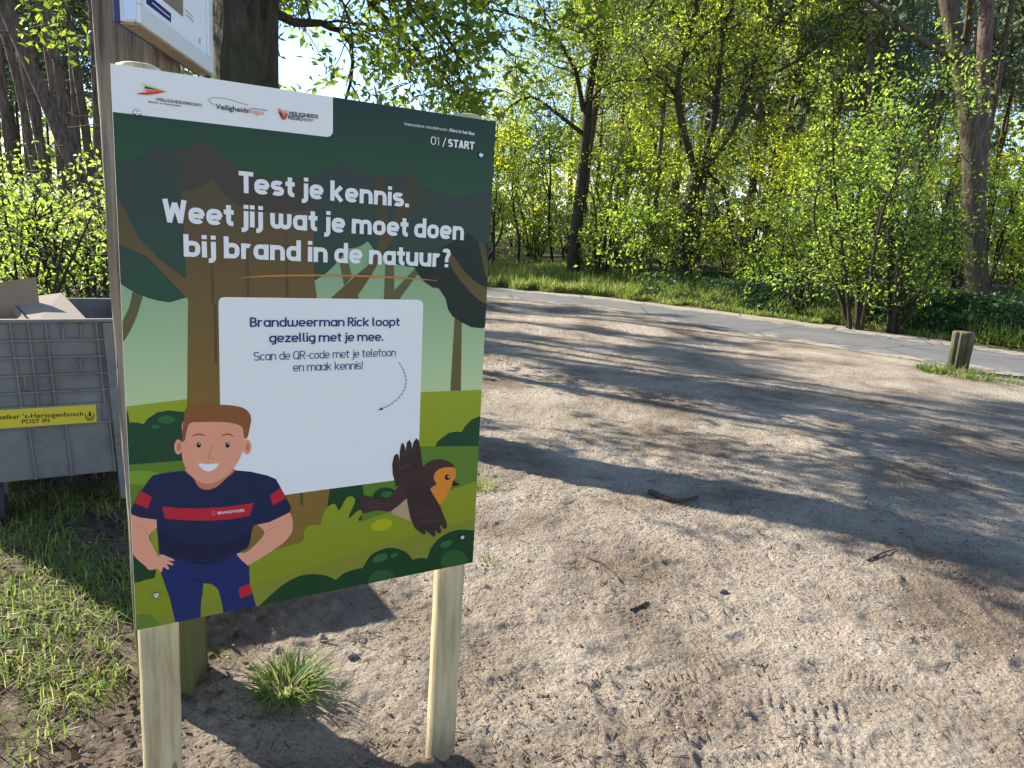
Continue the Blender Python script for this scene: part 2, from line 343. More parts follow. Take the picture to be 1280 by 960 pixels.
c = ramp(nt, noise(nt, pos, 0.9, 6, 0.65), [(0.3, (0.09, 0.09, 0.088)), (0.7, (0.145, 0.142, 0.137))])
c = mix(nt, ramp(nt, noise(nt, pos, 60, 3, 0.7), [(0.55, (0, 0, 0)), (0.7, (.4,) * 3)]), c, (0.22, 0.2, 0.17))
va = node(nt, 'ShaderNodeVertexColor', layer_name='edge'); sv = node(nt, 'ShaderNodeSeparateColor'); nt.links.new(va.outputs[0], sv.inputs[0])
ad = node(nt, 'ShaderNodeMath', operation='MULTIPLY_ADD'); nt.links.new(noise(nt, pos, 2.2, 6, 0.7), ad.inputs[0]); ad.inputs[1].default_value = 1.1; nt.links.new(sv.outputs[0], ad.inputs[2])
c = mix(nt, ramp(nt, ad.outputs[0], [(0.92, (0, 0, 0)), (1.12, (.9,) * 3)]), c, (0.30, 0.255, 0.195))
vc = node(nt, 'ShaderNodeTexVoronoi', feature='DISTANCE_TO_EDGE'); vc.inputs['Scale'].default_value = 0.55; nt.links.new(pos, vc.inputs['Vector'])
c = mix(nt, ramp(nt, vc.outputs['Distance'], [(0.006, (.7,) * 3), (0.02, (0, 0, 0))]), c, (0.03, 0.03, 0.03))
nt.links.new(c, b.inputs['Base Color']); b.inputs['Roughness'].default_value = 0.85; bump(nt, b, noise(nt, pos, 90, 3), 0.5, 0.006)
road = mesh_obj('road', Pm.reshape(-1, 3), np.stack([b0, b0 + 9, b0 + 10, b0 + 1], 1), m, smooth_sh=True); tag(road, 'narrow grey asphalt lane along the edge of the wood', None, None, 'structure')
ca = road.data.color_attributes.new('edge', 'FLOAT_COLOR', 'POINT'); te = np.abs(np.tile(tq, nx) - 0.42) * 1.15; ca.data.foreach_set('color', np.stack([te, te, te, te * 0 + 1], -1).astype(np.float32).ravel())
# ------------------------------------------------------------------ information sign
TL = np.array([-0.79290656, 1.47739301]); HD = np.array([0.84892907, 0.5285068]); SW, SH, STOP = 0.84088, 1.17264, CAMZ + 0.27105851
NB = np.array([HD[1], -HD[0]])                                      # the board's front normal on plan
def bp(px, py):
    """point of the printed face -> metres along the board, height"""
    r = ray(px, py); t = TL.dot(NB) / (r[:2].dot(NB)); P = r * t; return (P[:2] - TL).dot(HD), P[2] + CAMZ
sign = thing('information_sign', 'full colour printed forest information board on two round pale wooden posts', 'information sign', (TL[0], TL[1], 0), math.atan2(HD[1], HD[0]))
def wood_new(name):
    m, nt, b = new_mat(name); tc = node(nt, 'ShaderNodeTexCoord'); v = mapping(nt, tc.outputs['Object'], (16, 16, 1.5))
    n1 = noise(nt, v, 2.5, 5, 0.6); c = ramp(nt, n1, [(0.28, (0.28, 0.195, 0.09)), (0.5, (0.49, 0.385, 0.20)), (0.72, (0.60, 0.49, 0.29))])
    vo = node(nt, 'ShaderNodeTexVoronoi'); vo.inputs['Scale'].default_value = 2.2; nt.links.new(mapping(nt, tc.outputs['Object'], (4, 4, 1.6)), vo.inputs['Vector'])
    c = mix(nt, ramp(nt, vo.outputs['Distance'], [(0.05, (0.85,) * 3), (0.085, (0, 0, 0))]), c, (0.13, 0.09, 0.05))
    ring = node(nt, 'ShaderNodeTexWave', bands_direction='Z'); ring.inputs['Scale'].default_value = 55; ring.inputs['Distortion'].default_value = 2.5
    nt.links.new(tc.outputs['Object'], ring.inputs['Vector']); c = mix(nt, 0.035, c, ring.outputs[0])
    nt.links.new(c, b.inputs['Base Color']); b.inputs['Roughness'].default_value = 0.75; sx = node(nt, 'ShaderNodeSeparateXYZ'); nt.links.new(tc.outputs['Object'], sx.inputs[0]); ad = node(nt, 'ShaderNodeMath', operation='MULTIPLY_ADD')
    nt.links.new(noise(nt, tc.outputs['Object'], 9, 5, .7), ad.inputs[0]); ad.inputs[1].default_value = 0.35; nt.links.new(sx.outputs[2], ad.inputs[2])
    c = mix(nt, ramp(nt, ad.outputs[0], [(0.18, (.75,) * 3), (0.34, (0, 0, 0))]), c, (0.16, 0.12, 0.08)); c = mix(nt, ramp(nt, noise(nt, tc.outputs['Object'], 4, 4), [(.5, (0, 0, 0)), (.68, (.22,) * 3)]), c, (0.30, 0.29, 0.14))
    nt.links.new(c, b.inputs['Base Color']); bump(nt, b, n1, 0.6, 0.006); return m
WOOD_NEW = wood_new('peeled_softwood')
for px_b, px_t in (((197, 800), (167, 80)), ((560, 720), (594, 148))):
    r = ray(*px_b); Pb = TL - NB * 0.0485; t = Pb.dot(NB) / (r[:2].dot(NB)); u = (r[:2] * t - Pb).dot(HD)
    zz = np.concatenate([np.linspace(-0.25, STOP - 0.002, 40), [STOP + 0.009, STOP + 0.013, STOP + 0.0135]]); rr = np.concatenate([0.0430 - 0.0012 * np.linspace(0, 1, 40), [0.040, 0.030, 0.0005]])
    rr[:40] += 0.0006 * np.sin(np.arange(40) * 1.7)
    V, F = tube(np.stack([u + 0.006 * np.clip(zz - .7, 0, 2) * (1 if u < .4 else -1) + 0.003 * np.sin(zz * 2), 0.0485 + 0 * zz, zz], 1), rr, 28); mesh_obj('post', V, F, WOOD_NEW, sign, smooth_sh=True)
pm = MB(); pm.box(0, SW, 0, 0.0032, STOP - SH, STOP, 0.0004)
KB = np.array([0.81, 0.85, 0.95])
def ink(name, rgb, k=1.0): return flat(name, tuple(np.clip(np.array(lin(rgb)) / KB * k, 0, .9)), 0.45, 0.22)
panel = pm.build('panel', flat('panel_white', (0.74, 0.74, 0.74), 0.4, 0.35), sign)

def clip_rect(P, x0, x1, y0, y1):
    for ax, lim, sg in ((0, x0, 1), (0, x1, -1), (1, y0, 1), (1, y1, -1)):
        out = []
        for i in range(len(P)):
            a, b_ = P[i - 1], P[i]; da, db = sg * (a[ax] - lim), sg * (b_[ax] - lim)
            if (da >= 0) != (db >= 0):
                t = da / (da - db); out.append((a[0] + t * (b_[0] - a[0]), a[1] + t * (b_[1] - a[1])))
            if db >= 0: out.append(tuple(b_))
        P = out
        if not P: return []
    return P
def cr(P, closed=True, n=6):
    """smooth curve through the points"""
    P = np.asarray(P, float); N = len(P); out = []
    for i in range(N if closed else N - 1):
        p1, p2 = P[i], P[(i + 1) % N]
        p0 = P[i - 1] if (closed or i > 0) else 2 * p1 - p2
        p3 = P[(i + 2) % N] if (closed or i + 2 < N) else 2 * p2 - p1
        for k in range(n):
            t = k / n; out.append(0.5 * ((2 * p1) + (p2 - p0) * t + (2 * p0 - 5 * p1 + 4 * p2 - p3) * t * t + (3 * p1 - p0 - 3 * p2 + p3) * t ** 3))
    if not closed: out.append(P[-1])
    return [tuple(p) for p in out]
def ell(cx, cy, rx, ry, a0=0, a1=360, n=24, p=2.0, rot=0):
    a = np.radians(np.linspace(a0, a1, n)); c, s = np.cos(a), np.sin(a); x = rx * np.sign(c) * np.abs(c) ** (2 / p); y = ry * np.sign(s) * np.abs(s) ** (2 / p)
    r = math.radians(rot); return list(zip(cx + x * math.cos(r) - y * math.sin(r), cy + x * math.sin(r) + y * math.cos(r)))
def scal(*P, n=7, bulge=0.22, side=1):
    """chain of scalloped arcs through the cusps"""
    out = []
    for a, b_ in zip(P[:-1], P[1:]):
        a = np.array(a, float); b_ = np.array(b_, float); d = b_ - a; nrm = np.array([-d[1], d[0]]) * side
        for k in range(n): t = k / n; out.append(tuple(a + d * t + nrm * bulge * 4 * t * (1 - t)))
    out.append(tuple(P[-1])); return out
class Print:
    """flat inks on one printed face, each a thin film a fraction of a millimetre above the last"""
    def __init__(s, project, step=0.00002): s.proj = project; s.step = step; s.layer = 1; s.parts = []
    def new(s, name): s.name = name; s.V = []; s.F = []; s.M = []; s.mats = []
    def put2(s, P2, mat, dz=0.0, rect=None):
        P2 = [tuple(p) for p in P2]
        if rect: P2 = clip_rect(P2, *rect)
        P2 = [p for i, p in enumerate(P2) if math.dist(p, P2[i - 1]) > 1e-6]
        if len(P2) < 3: return
        n = len(s.V); s.V += [(x, -(s.layer * s.step + dz), z) for x, z in P2]
        for t in tessellate_polygon([[Vector((x, z, 0)) for x, z in P2]]):
            a, b_, c = [P2[i] for i in t]
            if abs((b_[0] - a[0]) * (c[1] - a[1]) - (b_[1] - a[1]) * (c[0] - a[0])) < 1e-12: continue
            if (b_[0] - a[0]) * (c[1] - a[1]) - (b_[1] - a[1]) * (c[0] - a[0]) < 0: t = t[::-1]
            s.F.append(tuple(n + i for i in t)); s.M.append(s.mi(mat))
    def mi(s, mat):
        if mat not in s.mats: s.mats.append(mat)
        return s.mats.index(mat)
    def poly(s, P, mat):
        s.put2([s.proj(*p) for p in P], mat, 0, s.rect); s.layer += 1
    def line(s, P, w, mat, taper=False):
        """a stroke of width w photo pixels"""
        Q = np.array(P, float); d = np.gradient(Q, axis=0); d /= np.linalg.norm(d, axis=1)[:, None] + 1e-9; nn = np.stack([-d[:, 1], d[:, 0]], 1)
        ww = np.full(len(Q), w / 2.0)
        if taper: ww = w / 2 * np.clip(np.sin(np.linspace(0.12, math.pi - 0.12, len(Q))) * 1.6, .25, 1)
        s.poly([tuple(p) for p in Q + nn * ww[:, None]] + [tuple(p) for p in (Q - nn * ww[:, None])[::-1]], mat)
    def done(s, parent):
        me = bpy.data.meshes.new(s.name); me.from_pydata(s.V, [], s.F)
        for m_ in s.mats: me.materials.append(m_)
        me.polygons.foreach_set('material_index', s.M); o = bpy.data.objects.new(s.name, me); col.objects.link(o); o.parent = parent; return o

# lettering drawn as pen strokes (a soft square sans like the sign's)
def glyph(ch, w):
    h = w / 2; X = 0.72; D = -0.24; W = 0.56 + 0.1 * (w > .12); S = []; dots = []; e = lambda *a, **k: ell(*a, **{'p': 2.7, 'n': 22, **k})
    bowl = e(W / 2, X / 2, W / 2 - h, X / 2 - h, 0, 360); ry = 0.27; adv = W
    def arch(x0, Wd, top=True):
        return ([(x0 + h, X - h - ry)] + e(x0 + Wd / 2, X - h - ry, Wd / 2 - h, ry, 180, 0, n=14)[1:] + [(x0 + Wd - h, 0)]) if top else ([(x0 + h, X)] + e(x0 + Wd / 2, h + ry, Wd / 2 - h, ry, 180, 360, n=14) + [(x0 + Wd - h, X)])
    if ch in 'oabdpgqe':
        if ch != 'e': S.append(bowl)
        if ch in 'a': S.append([(W - h, 0), (W - h, X)])
        if ch == 'd': S.append([(W - h, 0), (W - h, 1)])
        if ch == 'b': S.append([(h, 0), (h, 1)])
        if ch == 'p': S.append([(h, D), (h, X)])
        if ch == 'g': S.append([(W - h, X)] + e(W / 2, D + h + .2, W / 2 - h, .2, 0, -105, n=10))
        if ch == 'e': S.append(e(W / 2, X / 2, W / 2 - h, X / 2 - h, 0, 318)); S.append([(h, X / 2 - .01), (W - h * .6, X / 2 - .01)])
    elif ch == 'c': S.append(e(W / 2, X / 2, W / 2 - h, X / 2 - h, 48, 312)); adv = W * .9
    elif ch == 'n': S += [[(h, 0), (h, X)], arch(0, W)]
    elif ch == 'h': S += [[(h, 0), (h, 1)], arch(0, W)]
    elif ch == 'u': S += [[(W - h, 0), (W - h, X)], arch(0, W, False)]
    elif ch == 'm': S += [[(h, 0), (h, X)], arch(0, W * .92), arch(W * .92 - w, W * .92)]; adv = W * 1.84 - w
    elif ch == 'w': S += [arch(0, W * .88, False), arch(W * .88 - w, W * .88, False)]; adv = W * 1.76 - w
    elif ch == 'r': S += [[(h, 0), (h, X)], [(h, X - h - ry)] + e(W * .42, X - h - ry, W * .42 - h, ry, 180, 62, n=10)[1:]]; adv = W * .7
    elif ch in 'ij':
        x = h + (.1 if ch == 'j' else 0); dots.append((x - h, x + h, .82, 1.0)); adv = x + h
        S.append([(x, 0), (x, X)] if ch == 'i' else [(x, X)] + e(x - .17, D + h + .17, .17, .17, 0, -95, n=9))
    elif ch == 'l': S.append([(h, 1)] + e(h + .16, h + .16, .16, .16, 180, 265, n=8)); adv = w + .13
    elif ch == 't': S.append([(h + .1, .93)] + e(h + .27, h + .17, .17, .17, 180, 275, n=9)); S.append([(0, X - h), (.42, X - h)]); adv = .42
    elif ch == 'f': S.append([(h + .1, 0)] + e(h + .27, 1 - h - .17, .17, .17, 180, 85, n=9)); S.append([(0, X - h), (.42, X - h)]); adv = .40
    elif ch == 's':
        r = (X - w) / 4; S.append(e(W * .45, X - h - r, W * .45 - h, r, 35, 265, n=16) + e(W * .45, h + r, W * .45 - h, r, 88, -145, n=16)); adv = W * .9
    elif ch == 'S':
        r = (1 - w) / 4; S.append(e(.3, 1 - h - r, .3 - h, r, 30, 262, n=18) + e(.3, h + r, .3 - h, r, 88, -150, n=18)); adv = .6
    elif ch == 'k': S += [[(h, 0), (h, 1)], [(h, .33), (h + .1, .36), (W - h - .02, X + .0)], [(h + .12, .40), (W - h, 0)]]
    elif ch == 'z': S += [[(.02, X - h), (W * .85, X - h)], [(W * .85 - h, X - h), (h, h)], [(0, h), (W * .85, h)]]; adv = W * .85
    elif ch == 'T': S += [[(0, 1 - h), (.62, 1 - h)], [(.31, 1), (.31, 0)]]; adv = .6
    elif ch == 'W': S += [[(h * .95, 1), (.27, 0)], [(.245, 0), (.47, .86)], [(.47, .86), (.695, 0)], [(.67, 0), (.94 - h * .95, 1)]]; adv = .94
    elif ch == 'B': S += [[(h, 0), (h, 1)], [(h, 1 - h)] + e(.3, .5 + (1 - w) / 4 + 0, .27 - h, (1 - w) / 4, 90, -90, n=12) + [(h, .5)], [(h, .5)] + e(.3, h + (1 - w) / 4, .32 - h, (1 - w) / 4, 90, -90, n=12) + [(h, h)]]; adv = .62
    elif ch == 'R': S += [[(h, 0), (h, 1)], [(h, 1 - h)] + e(.3, .5 + (1 - w) / 4, .3 - h, (1 - w) / 4, 90, -90, n=12) + [(h, .5)], [(.3, .5), (.58, 0)]]; adv = .62
    elif ch == 'Q': S += [e(.34, .5, .34 - h, .5 - h, 0, 360), [(.42, .22), (.66, -.05)]]; adv = .68
    elif ch == 'A': S += [[(h * .9, 0), (.31, 1)], [(.31, 1), (.62 - h * .9, 0)], [(.14, .3), (.48, .3)]]; adv = .62
    elif ch == '0': S.append(e(.28, .5, .28 - h, .5 - h, 0, 360)); adv = .56
    elif ch == '1': S.append([(0.02, .82), (.22, 1 - h * .3), (.22, 0)]); adv = .22 + h
    elif ch == '/': S.append([(h, -.12), (.36, 1.05)]); adv = .4
    elif ch == '-': S.append([(.02, .4), (.32, .4)]); adv = .34
    elif ch == '.': dots.append((0, w * 1.05, 0, .19 if w > .12 else .11)); adv = w
    elif ch == '!': dots.append((0, w, 0, .15)); S.append([(h, .28), (h, 1)]); adv = w
    elif ch == '?': dots.append((.17, .17 + w, 0, .17)); S.append(e(.24, .74, .24 - h, .26 - h, 165, -60, n=14) + [(.17 + h, .42), (.17 + h, .27)]); adv = .48
    else: adv = 0.2 if w > .12 else .24
    return adv, S, dots
def ribbon(P, w):
    Q = np.array(P, float); closed = np.linalg.norm(Q[0] - Q[-1]) < 1e-6
    d = np.diff(Q, axis=0); L = np.linalg.norm(d, axis=1); keep = np.concatenate([[True], L > 1e-6]); Q = Q[keep]; d = np.diff(Q, axis=0); d /= np.linalg.norm(d, axis=1)[:, None]
    nn = np.stack([-d[:, 1], d[:, 0]], 1); a = np.vstack([nn[-1:] if closed else nn[:1], nn]); b_ = np.vstack([nn, nn[:1] if closed else nn[-1:]])
    mm = a + b_; k = np.clip(2 / np.maximum((mm ** 2).sum(1), .5), 1, 2.2); mm = mm * (k / 2)[:, None]
    return Q + mm * w / 2, Q - mm * w / 2
def pen_text(pr, text, L, R, cap, wt, mat, ls=0.06):
    """set TEXT between two baseline points (photo pixels), capitals CAP pixels tall"""
    L2, R2 = np.array(pr.proj(*L)), np.array(pr.proj(*R)); up = abs(pr.proj((L[0] + R[0]) / 2, (L[1] + R[1]) / 2 - cap)[1] - (L2[1] + R2[1]) / 2)
    gl = [glyph(c, wt) for c in text]; tot = sum(g[0] for g in gl) + ls * (len(gl) - 1); ax = (R2 - L2) / tot; ay = np.array([0, up]); x = 0
    for adv, S, dots in gl:
        k = 0
        for st in S:
            a, b_ = ribbon(st, wt); n = len(pr.V); dz = 0.000005 * k; k += 1
            for p in np.vstack([a, b_]): q = L2 + ax * (x + p[0]) + ay * p[1]; pr.V.append((q[0], -(pr.layer * pr.step + dz), q[1]))
            N = len(a)
            for i in range(N - 1): pr.F.append((n + N + i, n + N + i + 1, n + i + 1, n + i)); pr.M.append(pr.mi(mat))
        for (x0, x1, y0, y1) in dots:
            pr.put2([tuple(L2 + ax * (x + p) + ay * q) for p, q in ((x0, y0), (x1, y0), (x1, y1), (x0, y1))], mat, 0.000005 * k)
        x += adv + ls
    pr.layer += 2
def type_text(pr, text, L, R, cap, mat, off=0.0):
    """set TEXT in the built-in typeface between two baseline points"""
    c = bpy.data.curves.new('tmp', 'FONT'); c.body = text; c.offset = off; c.resolution_u = 3; o = bpy.data.objects.new('tmp', c); col.objects.link(o)
    bpy.context.view_layer.update(); me = bpy.data.meshes.new_from_object(o.evaluated_get(bpy.context.evaluated_depsgraph_get()))
    V = np.array([v.co[:] for v in me.vertices]); F = [tuple(p.vertices) for p in me.polygons]
    bpy.data.objects.remove(o); bpy.data.curves.remove(c); bpy.data.meshes.remove(me)
    L2, R2 = np.array(pr.proj(*L)), np.array(pr.proj(*R)); up = abs(pr.proj((L[0] + R[0]) / 2, (L[1] + R[1]) / 2 - cap)[1] - (L2[1] + R2[1]) / 2)
    x0, x1 = V[:, 0].min(), V[:, 0].max(); n = len(pr.V)
    for v in V:
        q = L2 + (R2 - L2) * (v[0] - x0) / (x1 - x0) + np.array([0, up]) * v[1] / 0.70; pr.V.append((q[0], -pr.layer * pr.step, q[1]))
    for f in F:
        a, b_, c_ = [pr.V[n + f[i]] for i in (0, 1, 2)]
        if (b_[0] - a[0]) * (c_[2] - a[2]) - (b_[2] - a[2]) * (c_[0] - a[0]) < 0: f = f[::-1]
        pr.F.append(tuple(n + i for i in f)); pr.M.append(pr.mi(mat))
def zc(ox, oy, s, P): return [(ox + x / s, oy + y / s) for x, y in P]

pr = Print(bp); pr.rect = (0.0003, SW - 0.0003, STOP - SH + 0.0003, STOP - 0.0003)
def grad_ink(name, top, bot, y0, y1):
    m, nt, b = new_mat(name); tc = node(nt, 'ShaderNodeTexCoord'); sx = node(nt, 'ShaderNodeSeparateXYZ'); nt.links.new(tc.outputs['Object'], sx.inputs[0])
    mr = node(nt, 'ShaderNodeMapRange'); mr.inputs[1].default_value = bp(380, y0)[1]; mr.inputs[2].default_value = bp(380, y1)[1]; nt.links.new(sx.outputs[2], mr.inputs[0])
    c = ramp(nt, mr.outputs[0], [(0, tuple(np.array(lin(top)) / KB)), (1, tuple(np.array(lin(bot)) / KB))]); nt.links.new(c, b.inputs['Base Color'])
    b.inputs['Roughness'].default_value = 0.42; b.inputs['Specular IOR Level'].default_value = 0.22; return m
I_SKY = grad_ink('ink_pale_green', (118, 150, 118), (170, 188, 146), 330, 500)
I_FRONT = grad_ink('ink_front_canopy', (27, 48, 44), (33, 72, 44), 120, 240)
I_BACK = grad_ink('ink_back_canopy', (48, 52, 52), (38, 66, 54), 190, 350)
I_TRUNK = grad_ink('ink_trunk', (66, 58, 46), (118, 92, 42), 200, 520)
I_TRUNKD = ink('ink_trunk_shade', (60, 54, 48)); I_PLANK = ink('ink_plank_line', (78, 64, 44)); I_BR = grad_ink('ink_branch', (58, 54, 40), (92, 76, 42), 230, 370)
I_BRP = grad_ink('ink_far_branch', (84, 84, 52), (92, 84, 44), 330, 480); I_DARK = ink('ink_dark_canopy', (30, 38, 34)); I_FIELD = grad_ink('ink_field', (134, 146, 36), (116, 126, 28), 495, 740)
I_MID = ink('ink_mid_green', (84, 112, 38)); I_BUSH = ink('ink_bush', (24, 62, 40)); I_BUSH2 = ink('ink_bush_low', (20, 56, 30)); I_HI = ink('ink_bush_highlight', (40, 92, 54)); I_HI2 = ink('ink_bush_round', (38, 80, 40))
I_BAND = ink('ink_field_band', (116, 120, 42)); I_YEL = ink('ink_yellow_leaf', (152, 156, 20)); I_WHITE = ink('ink_white', (210, 211, 216)); I_NAVY = ink('ink_navy', (28, 32, 100)); I_ORANGE = ink('ink_orange', (176, 116, 52))
I_SHIRT = ink('ink_shirt', (22, 30, 66)); I_SHIRTD = ink('ink_shirt_shade', (17, 24, 54)); I_PANTS = ink('ink_trousers', (22, 36, 88)); I_RED = ink('ink_red', (168, 30, 48)); I_SKIN = ink('ink_skin', (206, 142, 118)); I_SKIND = ink('ink_skin_shade', (184, 108, 88))
I_HAIR = ink('ink_hair', (126, 76, 42)); I_BLACK = ink('ink_black', (26, 22, 28)); I_BIRD = ink('ink_bird', (60, 42, 42)); I_WING = ink('ink_wing', (52, 38, 38)); I_FEATH = ink('ink_feather_line', (84, 66, 60)); I_BREAST = ink('ink_breast', (198, 122, 40)); I_BELLY = ink('ink_belly', (164, 138, 110))
I_LIME = ink('ink_lime', (176, 196, 100)); I_LOGOR = ink('ink_logo_red', (188, 60, 56)); I_LOGOO = ink('ink_logo_orange', (214, 110, 70)); I_GREYL = ink('ink_grey', (120, 110, 120)); I_BLUEBLACK = ink('ink_blueblack', (40, 46, 70))

pr.new('forest_print'); P = pr.poly
P([(130, 60), (640, 60), (640, 820), (130, 820)], I_SKY)
# field, far green
P([(140, 511), (157, 508), (233, 499), (420, 493), (528, 490), (605, 487), (640, 486), (640, 830), (130, 830)], I_FIELD)
P([(130, 584), (159, 581), (228, 575), (400, 566), (525, 558), (640, 557), (640, 585), (597, 601), (560, 613), (430, 660), (130, 760)], I_MID)
P([(544, 558), (546, 553), (550, 549), (561, 541), (570, 539.5), (577, 540), (581, 533), (590, 524), (603, 519), (640, 515), (640, 557.5)], I_BUSH)
P(zc(140, 330, 4.571, [(60, 835), (84, 835), (95, 865), (100, 905), (140, 905), (180, 915), (205, 882), (260, 847), (320, 836), (410, 845), (440, 1120), (60, 1150)]), I_BUSH)
P(ell(208, 524.5, 11, 5, n=20), I_HI); P(ell(194.5, 533.5, 5, 2.8, n=16), I_HI)
P(ell(178, 597, 26, 9, n=24), ink('ink_light_mid', (106, 136, 42)))
# far branches and small trunks
P(zc(360, 200, 4.923, [(600, 600), (650, 600), (655, 800), (795, 655), (800, 700), (690, 850), (690, 960), (585, 960)]), I_BRP)
P(zc(360, 200, 4.923, [(320, 600), (375, 640), (395, 720), (345, 775), (318, 640)]), I_BRP)
P(zc(500, 330, 5.65, [(385, 380), (437, 380), (430, 895), (355, 895)]), I_BRP)
P(cr(zc(140, 330, 4.571, [(125, 140), (178, 150), (160, 240), (120, 350), (60, 452), (40, 420), (60, 330), (100, 240)]), True, 3), I_BRP)
# back canopy with its two lower lobes
P([(130, 170)] + [(640, 170), (640, 300)] + zc(360, 200, 4.923, [(1240, 520), (1160, 560), (780, 660)]) + scal(*zc(360, 200, 4.923, [(780, 660), (490, 500)]), bulge=.13, side=-1) + scal(*zc(360, 200, 4.923, [(490, 500), (362, 545)]), bulge=.10, side=-1) + scal(*zc(360, 200, 4.923, [(362, 545), (155, 748)]), bulge=.07, side=-1) + [(300, 352), (212, 378)] + scal((212, 378), (130, 335), bulge=.10, side=-1), I_BACK)
P(zc(360, 200, 4.923, [(940, 560), (950, 540), (1040, 490), (1075, 480), (1110, 445), (1150, 485), (1200, 510), (1400, 530), (1400, 1060), (1280, 1035), (1250, 1020), (1190, 1035), (1125, 1028), (1060, 995), (1010, 960), (985, 920), (970, 855), (935, 800), (920, 787), (890, 785), (840, 752), (800, 705), (775, 655)]), I_DARK)
P(cr(zc(360, 200, 4.923, [(975, 555), (1010, 580), (1090, 690), (1170, 760), (1245, 805), (1245, 895), (1150, 840), (1060, 740), (1000, 650), (970, 590)]), True, 4), I_BR)
P(zc(360, 200, 4.923, [(1172, 500), (1215, 520), (1245, 770), (1215, 710)]), I_BR)
# middle tree
P(zc(360, 200, 4.923, [(230, 880), (330, 790), (430, 700), (490, 650), (545, 570), (560, 480), (545, 320), (530, 110), (590, 110), (600, 290), (620, 400), (650, 350), (700, 250), (720, 180), (735, 80), (785, 120), (770, 190), (765, 250), (850, 190), (890, 205), (770, 285), (700, 370), (650, 480), (600, 550), (530, 680), (460, 790), (430, 830), (445, 880)]), I_BR)
# big trunk
P(zc(130, 200, 5.333, [(490, -140), (1400, -140), (1400, 780), (1600, 2200), (1350, 2600), (545, 2600), (560, 930), (430, 790), (280, 640), (100, 560), (60, 540), (60, 215), (75, 220), (130, 320), (230, 520), (390, 680), (548, 792), (520, 200)]), I_TRUNK)
P(zc(130, 200, 5.333, [(495, -140), (1395, -140), (1398, 330), (1250, 350), (1050, 345), (870, 290), (790, 220), (720, 108), (680, 160), (600, 198), (522, 206)]), I_TRUNKD)
for x, y0, y1 in ((676, 150, 300), (720, 700, 960), (955, 500, 960), (1215, 480, 960), (740, 960, 1350)): P(zc(130, 200, 5.333, [(x - 10, y0), (x + 10, y0), (x + 16, y1), (x - 4, y1)]), I_PLANK)
P(zc(300, 540, 4, [(300, 290), (316, 290), (314, 365), (302, 365)]), I_PLANK)
# front canopy
P([(120, 60), (640, 60), (640, 250), (615.6, 242), (607, 237.5)] + scal((607, 237.5), (506, 212), bulge=.19, side=-1)[1:] + scal((506, 212), (427, 202), bulge=.17, side=-1)[1:] + scal((427, 202), (256, 175), bulge=.20, side=-1)[1:] + scal((256, 175), (196, 178), bulge=.16, side=-1)[1:] + scal((196, 178), (128, 206), bulge=.10, side=-1)[1:], I_FRONT)
# ground greenery in front
P(zc(300, 540, 4, [(455, 250), (612, 262), (620, 320), (606, 440), (500, 480), (420, 470)]), I_BUSH2)
P(ell(482, 624, 17, 15, n=24), I_BUSH2); P(ell(484, 618, 8, 4, n=16), I_HI)
P(cr(zc(150, 640, 5.333, [(60, 250), (120, 300), (200, 330), (250, 380), (230, 440), (150, 470), (100, 540), (60, 540)]), True, 4), I_BUSH2)
P(cr(zc(300, 540, 4, [(-640, 840), (-560, 760), (-200, 700), (40, 625), (180, 585), (310, 548), (318, 500), (350, 467), (400, 462), (412, 420), (440, 372), (475, 360), (495, 392), (530, 332), (560, 322), (574, 350), (540, 432), (592, 392), (614, 400), (596, 447), (750, 402), (900, 350), (1050, 290), (1200, 240), (1400, 180), (1400, 1400), (-640, 1400)]), True, 3), I_FIELD)
P(zc(150, 640, 5.333, [(240, 100), (255, 150), (258, 330), (330, 560), (380, 740), (380, 900), (60, 900), (60, 570), (100, 545), (125, 500), (155, 455), (230, 440), (240, 400), (225, 300), (200, 160)]), I_FIELD)
P(cr(zc(150, 640, 5.333, [(60, 760), (110, 690), (160, 678), (215, 690), (265, 742), (310, 712), (350, 715), (385, 745), (390, 900), (60, 900)]), True, 4), ink('ink_low_bush_left', (86, 112, 38)))
P(zc(300, 540, 4, [(-400, 930), (50, 770), (600, 600), (1175, 430), (1300, 395), (1300, 900), (-400, 1100)]), I_BAND)
P(ell(477, 656, 14, 7, n=20, rot=-14), I_YEL)
P(zc(300, 540, 4, [(60, 910)] + cr([(60, 910), (90, 875), (180, 790), (260, 735), (330, 712), (400, 712), (450, 725), (478, 740)], False, 4)[1:] + cr([(478, 740), (520, 705), (580, 685), (612, 680)], False, 4)[1:] + cr([(612, 680), (650, 620), (700, 590), (760, 578), (820, 595), (850, 620), (862, 637)], False, 4)[1:] + cr([(862, 637), (900, 629), (935, 632)], False, 3)[1:] + cr([(935, 632), (960, 570), (1010, 520), (1080, 490), (1150, 490), (1200, 500)], False, 4)[1:] + [(1200, 1000), (60, 1100)]), I_BUSH2)
for e_ in ((475, 697.5, 10, 5), (492.5, 694, 5, 2.4), (557.5, 680, 8, 4)): P(ell(*e_, n=18, rot=-20), I_HI)
P(ell(478, 728, 18, 16, n=26), I_HI2); P(ell(568, 703, 17, 16, n=26), I_HI2)
pr.done(panel)

pr.new('header_band')
P([(130, 60), (416, 100), (416, 163), (415.3, 167), (413, 170), (409, 171.2), (130, 138.6)], I_WHITE)
pr.done(panel)
pr.new('white_card')
P(cr([(273, 380), (273.6, 376), (276, 372.4), (281, 371.3)], False, 4) + cr([(521, 374.6), (525.5, 375.6), (528, 378), (528.9, 382)], False, 4) + [(526, 480), (522.5, 596.5), (400, 612.5), (277, 629.5), (275, 500)], I_WHITE)
pr.done(panel)

